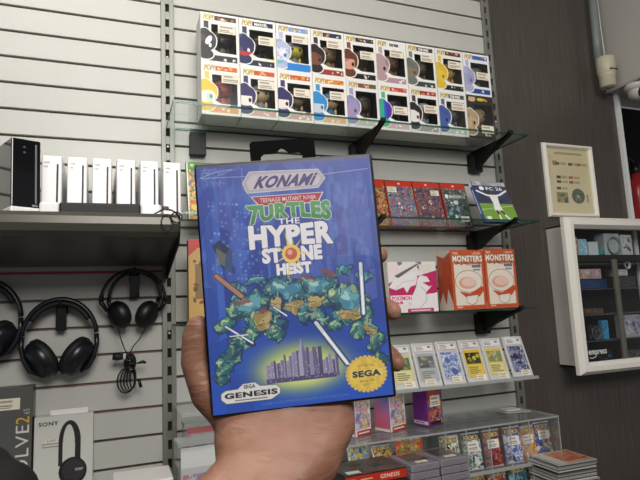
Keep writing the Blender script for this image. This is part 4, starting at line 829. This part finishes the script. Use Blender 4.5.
# yellow aura and skyline
c.paint(np.clip(c.Y-.55, 0, 1)*2.4, '1a4cbc', .85); c.paint((c.noise(7, 9, 31) > .6) & (c.Y > .42), '1c3c98', .5)
c.paint((c.noise(14, 10, 41) > .62) & (c.Y < .5), '6878c0', .28); c.paint((c.noise(30, 16, 42) > .68) & (c.Y < .5), '5c8ad0', .3)
c.glow(.5, .85, .26, .10, 'c8d85c', .95, 2.0); c.glow(.5, .86, .2, .06, 'eeee98', .8, 2.0)
sk = [(.30, .90)]
rr = random.Random(11); x = .30
while x < .69:
    h = .035+.055*math.exp(-((x-.5)/.13)**2)*rr.uniform(.5, 1.35)+rr.uniform(0, .028); w_ = rr.uniform(.014, .026); c.rect(x, .885-h, x+w_, .9, rr.choice(['5c5478', '746c90', '484068', '8a84a4'])); c.rect(x, .885-h, x+w_*.35, .9, 'a49cb8', .8); x += w_
c.poly([(.485, .80), (.507, .735), (.528, .80), (.53, .89), (.483, .89)], '6c6488'); c.poly([(.485, .80), (.507, .735), (.507, .89), (.485, .89)], 'a8a0bc'); c.rect(.565, .775, .588, .89, '645c84'); c.rect(.595, .775, .617, .89, '4c4468')
c.rect(.30, .885, .69, .903, '4c4470')
for k in range(60): x = rr.uniform(.31, .68); y = rr.uniform(.82, .895); c.rect(x, y, x+.004, y+.006, 'd8d0c8', .7)
# generic hulking rocky shapes in teal with tan plates (stand in for the cover figures)
def lump(cx, cy, rx, ry, rot, base, hi, lo, seed):
    M0 = c.m_ell(cx, cy, rx, ry, rot); c.paint(c.dil(M0, 2), '0e1f44'); c.paint(M0, base)
    c.paint((c.m_ell(cx-.12*rx, cy-.2*ry, rx*.75, ry*.7, rot)) & M0, hi, .55); c.paint(M0 & (c.noise(60, 80, seed) > .62), lo, .6); c.paint(M0 & (c.noise(45, 60, seed+9) > .75), 'd8e8a8', .4); c.paint(c.m_ell(cx+.35*rx, cy+.45*ry, rx*.5, ry*.4, rot) & M0, '14305c', .6)
X_, Y_ = c.X, c.Y
wx = (c.noise(18, 24, 51)-.5)*.045+(c.noise(55, 74, 52)-.5)*.022+(c.noise(120, 160, 53)-.5)*.008; wy = (c.noise(18, 24, 61)-.5)*.034+(c.noise(55, 74, 62)-.5)*.016+(c.noise(120, 160, 63)-.5)*.006
c.X = X_+wx; c.Y = Y_+wy
def mass(ells, base, dark, lightc, rim, seed):      # knotty rock mass printed in inks
    U = np.zeros(c.X.shape, bool)
    for e in ells: U |= c.m_ell(*e)
    c.paint(c.dil(U, 3), '0c1a40'); c.paint(U, base); n1 = c.noise(26, 34, seed); n2 = c.noise(60, 80, seed+1)
    for e in ells:
        M1 = c.m_ell(*e); c.paint((c.dil(M1, 3) & ~M1) & U, '10284c', .75)
        up = c.m_ell(e[0]-.012, e[1]-.010, e[2]*.72, e[3]*.66, e[4]) & M1; c.paint(up, lightc, .5); c.paint(M1 & ~c.m_ell(e[0]-.008, e[1]-.006, e[2]*.93, e[3]*.9, e[4]), dark, .75)
        c.paint(c.m_ell(e[0]-.3*e[2], e[1]-.4*e[3], e[2]*.35, e[3]*.22, e[4]), rim, .7)
    c.paint(U & (n1 > .55), dark, .5); c.paint(U & (n2 > .70), rim, .55); c.paint(U & (n2 < .22), '0e2044', .5)
mass([(.90, .50, .05, .028, .3), (.78, .475, .045, .024, -.3), (.69, .50, .04, .024, .3), (.19, .50, .05, .028, .4), (.17, .545, .035, .026, 1.2), (.29, .49, .05, .022, -.2)], '2c7080', '14345c', '4c98a0', 'a8d0c0', 2)
mass([(.44, .535, .13, .052, .12), (.37, .60, .055, .045, .5), (.31, .57, .05, .035, .9), (.47, .60, .05, .036, .2), (.39, .67, .04, .035, .3)], '2a6470', '142f50', '52949c', 'c8dca4', 4)
mass([(.64, .53, .11, .050, -.15), (.58, .60, .055, .042, .4), (.68, .60, .05, .038, .2), (.55, .65, .045, .034, .1), (.63, .67, .05, .028, .6)], '2c6870', '142f50', '589a94', 'c8dca0', 6)
mass([(.24, .585, .12, .052, -.2), (.145, .60, .05, .034, .9), (.10, .655, .04, .036, 1.1), (.28, .65, .085, .052, .1), (.17, .72, .05, .030, .2), (.37, .70, .055, .032, -.3), (.13, .77, .05, .036, .8), (.085, .82, .045, .034, .6), (.06, .862, .045, .018, 0), (.24, .71, .045, .028, .5)], '2c706c', '163a54', '62a48c', 'd4e498', 8)
mass([(.81, .60, .12, .055, .2), (.72, .585, .05, .034, .5), (.77, .665, .075, .042, .1), (.88, .665, .055, .040, .7), (.90, .725, .055, .036, .4), (.70, .70, .05, .028, -.4), (.93, .79, .05, .042, 1.0), (.955, .85, .035, .028, .4), (.83, .73, .045, .03, .3)], '2c706c', '163a54', '62a48c', 'd4e498', 12)
for a in [(.435, .528, .075, .028, .12), (.63, .525, .062, .026, -.15), (.235, .578, .070, .030, -.2), (.815, .592, .072, .030, .15)]:
    Mx = c.m_ell(*a); c.paint(c.dil(Mx, 2), '10284c', .8); c.paint(Mx, '3a7c98'); c.paint(Mx & (c.noise(40, 50, 5) > .5), '74b4b8', .6); c.ell(a[0]-.02, a[1]-.01, a[2]*.4, a[3]*.3, 'c0e0c8', .7)
for a in [(.30, .655, .055, .030, .3), (.48, .603, .048, .028, .2), (.79, .655, .055, .028, .15), (.60, .60, .045, .026, -.1), (.90, .735, .036, .018, .7), (.385, .59, .03, .02, .4)]:
    Mx = c.m_ell(*a); c.paint(c.dil(Mx, 2), '2c2c3c', .8); c.paint(Mx, '96804c'); c.paint(Mx & (c.noise(50, 60, 7) > .5), 'c4b074', .7); c.line([(a[0]-a[2], a[1]), (a[0]+a[2], a[1]+.006)], .005, '54482c')
for a in [(.19, .565, .05, .007, -.3), (.55, .50, .06, .007, -.1), (.70, .48, .05, .007, .2), (.31, .62, .03, .008, .1)]: c.ell(*a[:4], '8c4438', .8, a[4])
c.X, c.Y = X_, Y_
# blades and staff
def blade(p, q, w_): c.line([p, q], w_*1.9, '24386c'); c.line([p, q], w_, 'd4dce0'); c.line([((p[0]*3+q[0])/4, (p[1]*3+q[1])/4), q], w_*.4, 'ffffff')
blade((.885, .455), (.875, .66), .020); blade((.60, .68), (.755, .855), .020); blade((.10, .66), (.24, .735), .010); blade((.12, .70), (.22, .70), .006); blade((.37, .60), (.44, .64), .008)
c.line([(.07, .455), (.20, .545)], .034, '54342c'); c.line([(.07, .455), (.20, .545)], .022, 'a87c68')
# headline lettering
P6 = [(.296, .038), (.690, .045), (.727, .083), (.684, .120), (.276, .124), (.256, .082)]
mk = c.m_poly(P6); c.paint(c.dil(mk, 3), 'e4e0dc'); c.paint(mk, 'b0a8ac'); c.paint(c.m_poly([(.31, .05), (.68, .055), (.7, .083), (.68, .11), (.29, .113), (.275, .082)]), 'c8c0c0')
c.text('KONAMI', .315, .060, .685, .108, '382c64', .02, .12, fat=2)
c.poly([(.292, .141), (.712, .141), (.675, .185), (.338, .185)], 'f0dcd8'); c.poly([(.30, .144), (.703, .144), (.67, .182), (.342, .182)], 'a82c34')
c.text('TEENAGE MUTANT NINJA', .345, .151, .665, .174, 'f2e4dc', .01)
def tw(u, v):
    k = 1+.35*(2*u-1)**2; lift = .30*(2*u-1)**2; return u+.04*np.sin(6*v)*(u < .15), .5+(v-.5)*k-.10+lift*.0-.0*v+.18*np.cos(PI*(2*u-1)/1.0)*-.35+.1*(2*u-1)**2
c.text('TURTLES', .262, .186, .74, .246, '4c9850', .03, 0, out='e4e8d4', ow=3, warp=tw, fat=3)
mk = c.dil(c.m_text('TURTLES', .262, .186, .74, .246, .03, 0, tw), 2); c.paint(mk & (c.Y > .222), '34783c', .7)
TW = 'f2f0ee'
c.text('THE', .437, .241, .560, .266, TW, .02, 0, out='2c3c80', ow=2)
c.text('HYPER', .268, .272, .738, .350, TW, .035, 0, out='283470', ow=4, fat=3, warp=lambda u, v: (u, v+(v-.5)*.22*np.abs(2*u-1)))
c.text('ST', .333, .362, .435, .42, TW, .03, 0, out='283470', ow=3, fat=3); c.text('NE', .555, .362, .668, .42, TW, .03, 0, out='283470', ow=3, fat=3)
c.text('HEIST', .408, .428, .600, .472, TW, .03, 0, out='283470', ow=3, fat=3)
for k in range(14):
    a = 2*PI*k/14; L = .085 if k % 2 else .14; L *= (.75 if abs(math.cos(a)) > .6 else 1); ax, ay = .495, .389
    c.poly([(ax+.03*math.cos(a-.25), ay+.022*math.sin(a-.25)), (ax+L*math.cos(a), ay+L*.73*math.sin(a)), (ax+.03*math.cos(a+.25), ay+.022*math.sin(a+.25))], 'e8c84c', .95)
c.ell(.495, .389, .052, .038, 'f0d050'); c.ell(.495, .389, .034, .025, 'c85034'); c.ell(.488, .383, .015, .011, 'f0a888')
# console maker marks
o8 = c.m_poly([(.05, .922), (.075, .912), (.14, .910), (.17, .892), (.235, .890), (.262, .906), (.350, .908), (.372, .925), (.366, .943), (.318, .962), (.075, .962), (.048, .944)]); c.paint(c.dil(o8, 3), '4c4c54'); c.paint(o8, 'e0e0da')
c.text('SEGA', .173, .896, .236, .911, '28282c', .03); c.text('GENESIS', .066, .922, .355, .944, '202024', .05); c.lines(.12, .949, .31, .957, 1, '74747a')
c.ell(.858, .905, .112, .070, 'caa040'); c.ell(.858, .905, .104, .064, 'e8c84c')
for k in range(28): a = 2*PI*k/28; c.ell(.858+.11*math.cos(a), .905+.068*math.sin(a), .010, .007, 'e0bc48')
c.paint(c.m_ell(.858, .905, .1, .061) & (c.noise(50, 40, 3) > .6), 'c8a03c', .45); c.rect(.768, .888, .948, .919, 'ecd060'); c.text('SEGA', .777, .891, .940, .917, '30303c', .055)
c.text('OFFICIAL', .81, .866, .91, .876, '8c6c28', .01); c.text('SEAL OF', .815, .929, .90, .938, '8c6c28', .01); c.text('QUALITY', .83, .943, .89, .952, '8c6c28', .01)
c.text('LICENSED BY SEGA ENTERPRISES LTD FOR PLAY ON THE GENESIS SYSTEM', .264, .974, .745, .983, '98a4d8', 0, al=.6)
# scuffs in the torn plastic wrap along the top, crease highlights painted as streaks
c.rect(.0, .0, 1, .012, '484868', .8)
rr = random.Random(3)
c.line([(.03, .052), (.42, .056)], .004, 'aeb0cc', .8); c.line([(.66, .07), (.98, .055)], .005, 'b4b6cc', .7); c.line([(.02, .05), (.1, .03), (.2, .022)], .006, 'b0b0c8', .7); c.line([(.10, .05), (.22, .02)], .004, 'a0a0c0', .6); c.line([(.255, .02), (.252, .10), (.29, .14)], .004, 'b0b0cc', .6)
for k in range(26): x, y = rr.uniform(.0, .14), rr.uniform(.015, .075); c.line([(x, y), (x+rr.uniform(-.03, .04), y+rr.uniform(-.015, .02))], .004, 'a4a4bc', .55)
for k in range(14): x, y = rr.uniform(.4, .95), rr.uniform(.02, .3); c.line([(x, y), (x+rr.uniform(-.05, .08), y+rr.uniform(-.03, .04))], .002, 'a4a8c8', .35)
c.paint(c.Y > -1, 'a4acd4', .10); c.paint(np.clip(.75-c.Y*1.3, 0, 1)*np.clip(.35+c.X, 0, 1)*c.noise(3, 5, 9), 'b4b0d4', .5)  # film haze and glare mixed into the inks, stronger towards upper right
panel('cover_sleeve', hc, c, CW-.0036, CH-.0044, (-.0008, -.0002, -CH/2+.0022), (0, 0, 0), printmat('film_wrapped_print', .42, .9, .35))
c = Canvas(20, 200, '2c4ca8'); c.paint(c.noise(3, 20, 3), '1c2c78', .5); panel('spine_sleeve', hc, c, CD-.006, CH-.005, (-CW/2-.0005, .0125, -CH/2+.0025), (0, 0, -PI/2), pg)

# ------------------------------------------------------------------ the hand, one continuous skin
def H3(x, y, z): return Vector((x, -z, y))      # right, up, towards the viewer  ->  case axes
bones = []
def chain(pts):      # (x, y, z, r)
    for a, b_ in zip(pts, pts[1:]): bones.append((H3(*a[:3]), a[3], H3(*b_[:3]), b_[3]))
def hull(pts):
    bones.append([(H3(*p[:3]), p[3]) for p in pts])
# forearm: elliptical section swept towards the viewer, wrist, palm
def sec(x, y, z, hw, r): return [(x-hw, y, z, r), (x, y, z+.004, r*1.05), (x+hw, y, z, r)]
S_ = [sec(-.140, -.262, .105, .024, .0275), sec(-.101, -.196, .060, .0200, .0250), sec(-.057, -.150, .026, .0165, .0220), sec(-.023, -.126, .003, .0230, .0190)]
hull(S_[0]+S_[1]); hull(S_[1]+S_[2]); hull(S_[2]+S_[3])
PB = [(-.048, -.108, -.012, .019), (.018, -.106, -.016, .0180), (-.012, -.110, -.008, .018)]
hull(S_[3]+PB)
hull(PB+[(-.040, -.060, -.043, .0150), (-.012, -.050, -.044, .0145), (.027, -.060, -.043, .0145)])
hull([(-.040, -.060, -.043, .0150), (.027, -.060, -.043, .0145), (-.020, -.008, -.042, .0125), (.006, -.006, -.042, .0125), (.022, -.024, -.042, .0120), (.032, -.044, -.042, .0115)])
hull([(-.046, -.104, -.014, .0185), (-.058, -.088, -.026, .0150), (-.036, -.066, -.043, .0145), (-.018, -.098, -.018, .017)])     # thumb mound
fingers = {
 'thumb': [(-.048, -.098, -.020, .0165), (-.0690, -.076, -.018, .0128), (-.0765, -.052, -.016, .0105), (-.0745, -.034, -.014, .0100), (-.0725, -.0268, -.013, .0085)],
 'index': [(-.018, -.010, -.042, .0115), (.018, .008, -.043, .0095), (.048, .016, -.041, .0085), (.0665, .0150, -.034, .0080), (.0700, .0145, -.030, .0070)],
 'middle': [(.004, -.010, -.042, .0115), (.038, -.014, -.043, .0098), (.062, -.023, -.042, .0090), (.0735, -.0290, -.034, .0085), (.0755, -.0305, -.028, .0072)],
 'ring': [(.020, -.026, -.042, .0115), (.046, -.044, -.043, .0096), (.066, -.060, -.041, .0086), (.0732, -.0685, -.034, .0080), (.0745, -.0705, -.029, .0068)],
 'little': [(.030, -.046, -.042, .0105), (.044, -.064, -.043, .0084), (.054, -.078, -.041, .0075), (.0575, -.0835, -.035, .0068)],
}
for k, v in fingers.items(): chain(v)
def skin_bm(bones):
    out = bmesh.new()
    for b_ in bones:
        sp = b_ if isinstance(b_, list) else [(b_[0], b_[1]), (b_[2], b_[3])]
        q = bmesh.new()
        for p, r in sp:
            s0 = bmesh.new(); bmesh.ops.create_icosphere(s0, subdivisions=3, radius=r)
            for v in s0.verts: q.verts.new(v.co+p)
            s0.free()
        res = bmesh.ops.convex_hull(q, input=q.verts[:])
        bmesh.ops.delete(q, geom=[g for g in set(res['geom_interior']+res['geom_unused']) if isinstance(g, bmesh.types.BMVert)], context='VERTS')
        vm = {v: out.verts.new(v.co) for v in q.verts}
        for f in q.faces: out.faces.new([vm[v] for v in f.verts])
        q.free()
    return out
sb = skin_bm(bones); me = bpy.data.meshes.new('person'); sb.to_mesh(me); sb.free()
tmp = bpy.data.objects.new('tmp', me); C.objects.link(tmp)
md = tmp.modifiers.new('r', 'REMESH'); md.mode = 'VOXEL'; md.voxel_size = .0014
md = tmp.modifiers.new('s', 'SMOOTH'); md.factor = .6; md.iterations = 7
bpy.context.view_layer.update()
me2 = bpy.data.meshes.new_from_object(tmp.evaluated_get(bpy.context.evaluated_depsgraph_get())); bpy.data.objects.remove(tmp)
for p in me2.polygons: p.use_smooth = True
me2.name = 'person'
sk = bpy.data.materials.new('skin'); sk.use_nodes = True; nt = sk.node_tree; b = nt.nodes['Principled BSDF']
tc = nt.nodes.new('ShaderNodeTexCoord'); n1 = nt.nodes.new('ShaderNodeTexNoise'); n1.inputs['Scale'].default_value = 28; n1.inputs['Detail'].default_value = 5
cr = nt.nodes.new('ShaderNodeValToRGB'); cr.color_ramp.elements[0].position = .32; cr.color_ramp.elements[1].position = .68
cr.color_ramp.elements[0].color = (*lin(hexc('7e5644')), 1); cr.color_ramp.elements[1].color = (*lin(hexc('9a705c')), 1)
nt.links.new(tc.outputs['Object'], n1.inputs['Vector']); nt.links.new(n1.outputs['Fac'], cr.inputs[0]); nt.links.new(cr.outputs[0], b.inputs['Base Color'])
b.inputs['Roughness'].default_value = .5; b.inputs['Subsurface Weight'].default_value = .12; b.inputs['Subsurface Radius'].default_value = (.01, .004, .002); b.inputs['Subsurface Scale'].default_value = .5
# palm creases and pores
mp = nt.nodes.new('ShaderNodeMapping'); mp.inputs['Rotation'].default_value = (0, .5, 0); mp.inputs['Scale'].default_value = (22, 22, 70)
n2 = nt.nodes.new('ShaderNodeTexNoise'); n2.inputs['Scale'].default_value = 1; n2.inputs['Detail'].default_value = 6; n2.inputs['Distortion'].default_value = .8
bp = nt.nodes.new('ShaderNodeBump'); bp.inputs['Strength'].default_value = .8; bp.inputs['Distance'].default_value = .004
nt.links.new(tc.outputs['Object'], mp.inputs[0]); nt.links.new(mp.outputs[0], n2.inputs['Vector']); nt.links.new(n2.outputs['Fac'], bp.inputs['Height']); nt.links.new(bp.outputs[0], b.inputs['Normal'])
me2.materials.clear(); me2.materials.append(sk)
person = bpy.data.objects.new('person', me2); C.objects.link(person); person.matrix_world = hc.matrix_world.copy()
tag(person, 'bare forearm and left hand gripping the blue game case from behind', 'person')
m_nail = M('nail', 'd8a898', .3, coat=.4)
for k, (p, nrm) in {'thumb': ((-.0775, -.031, -.0205), (-.55, .1, -.8)), 'index': ((.0705, .0150, -.0375), (.7, 0, -.7)), 'middle': ((.0775, -.0300, -.0375), (.75, 0, -.65)), 'ring': ((.0765, -.0695, -.0375), (.75, -.1, -.65)), 'little': ((.0595, -.084, -.0395), (.7, -.2, -.7))}.items():
    m = MB(); d = H3(*nrm).normalized(); q = d.to_track_quat('Z', 'Y').to_matrix().to_4x4(); rr_ = .0046 if k != 'thumb' else .006
    m.ball((0, 0, 0), rr_, m_nail, (1, 1.25, .28), Matrix.Translation(H3(*p)) @ q, 16); m.build('fingernail', person)
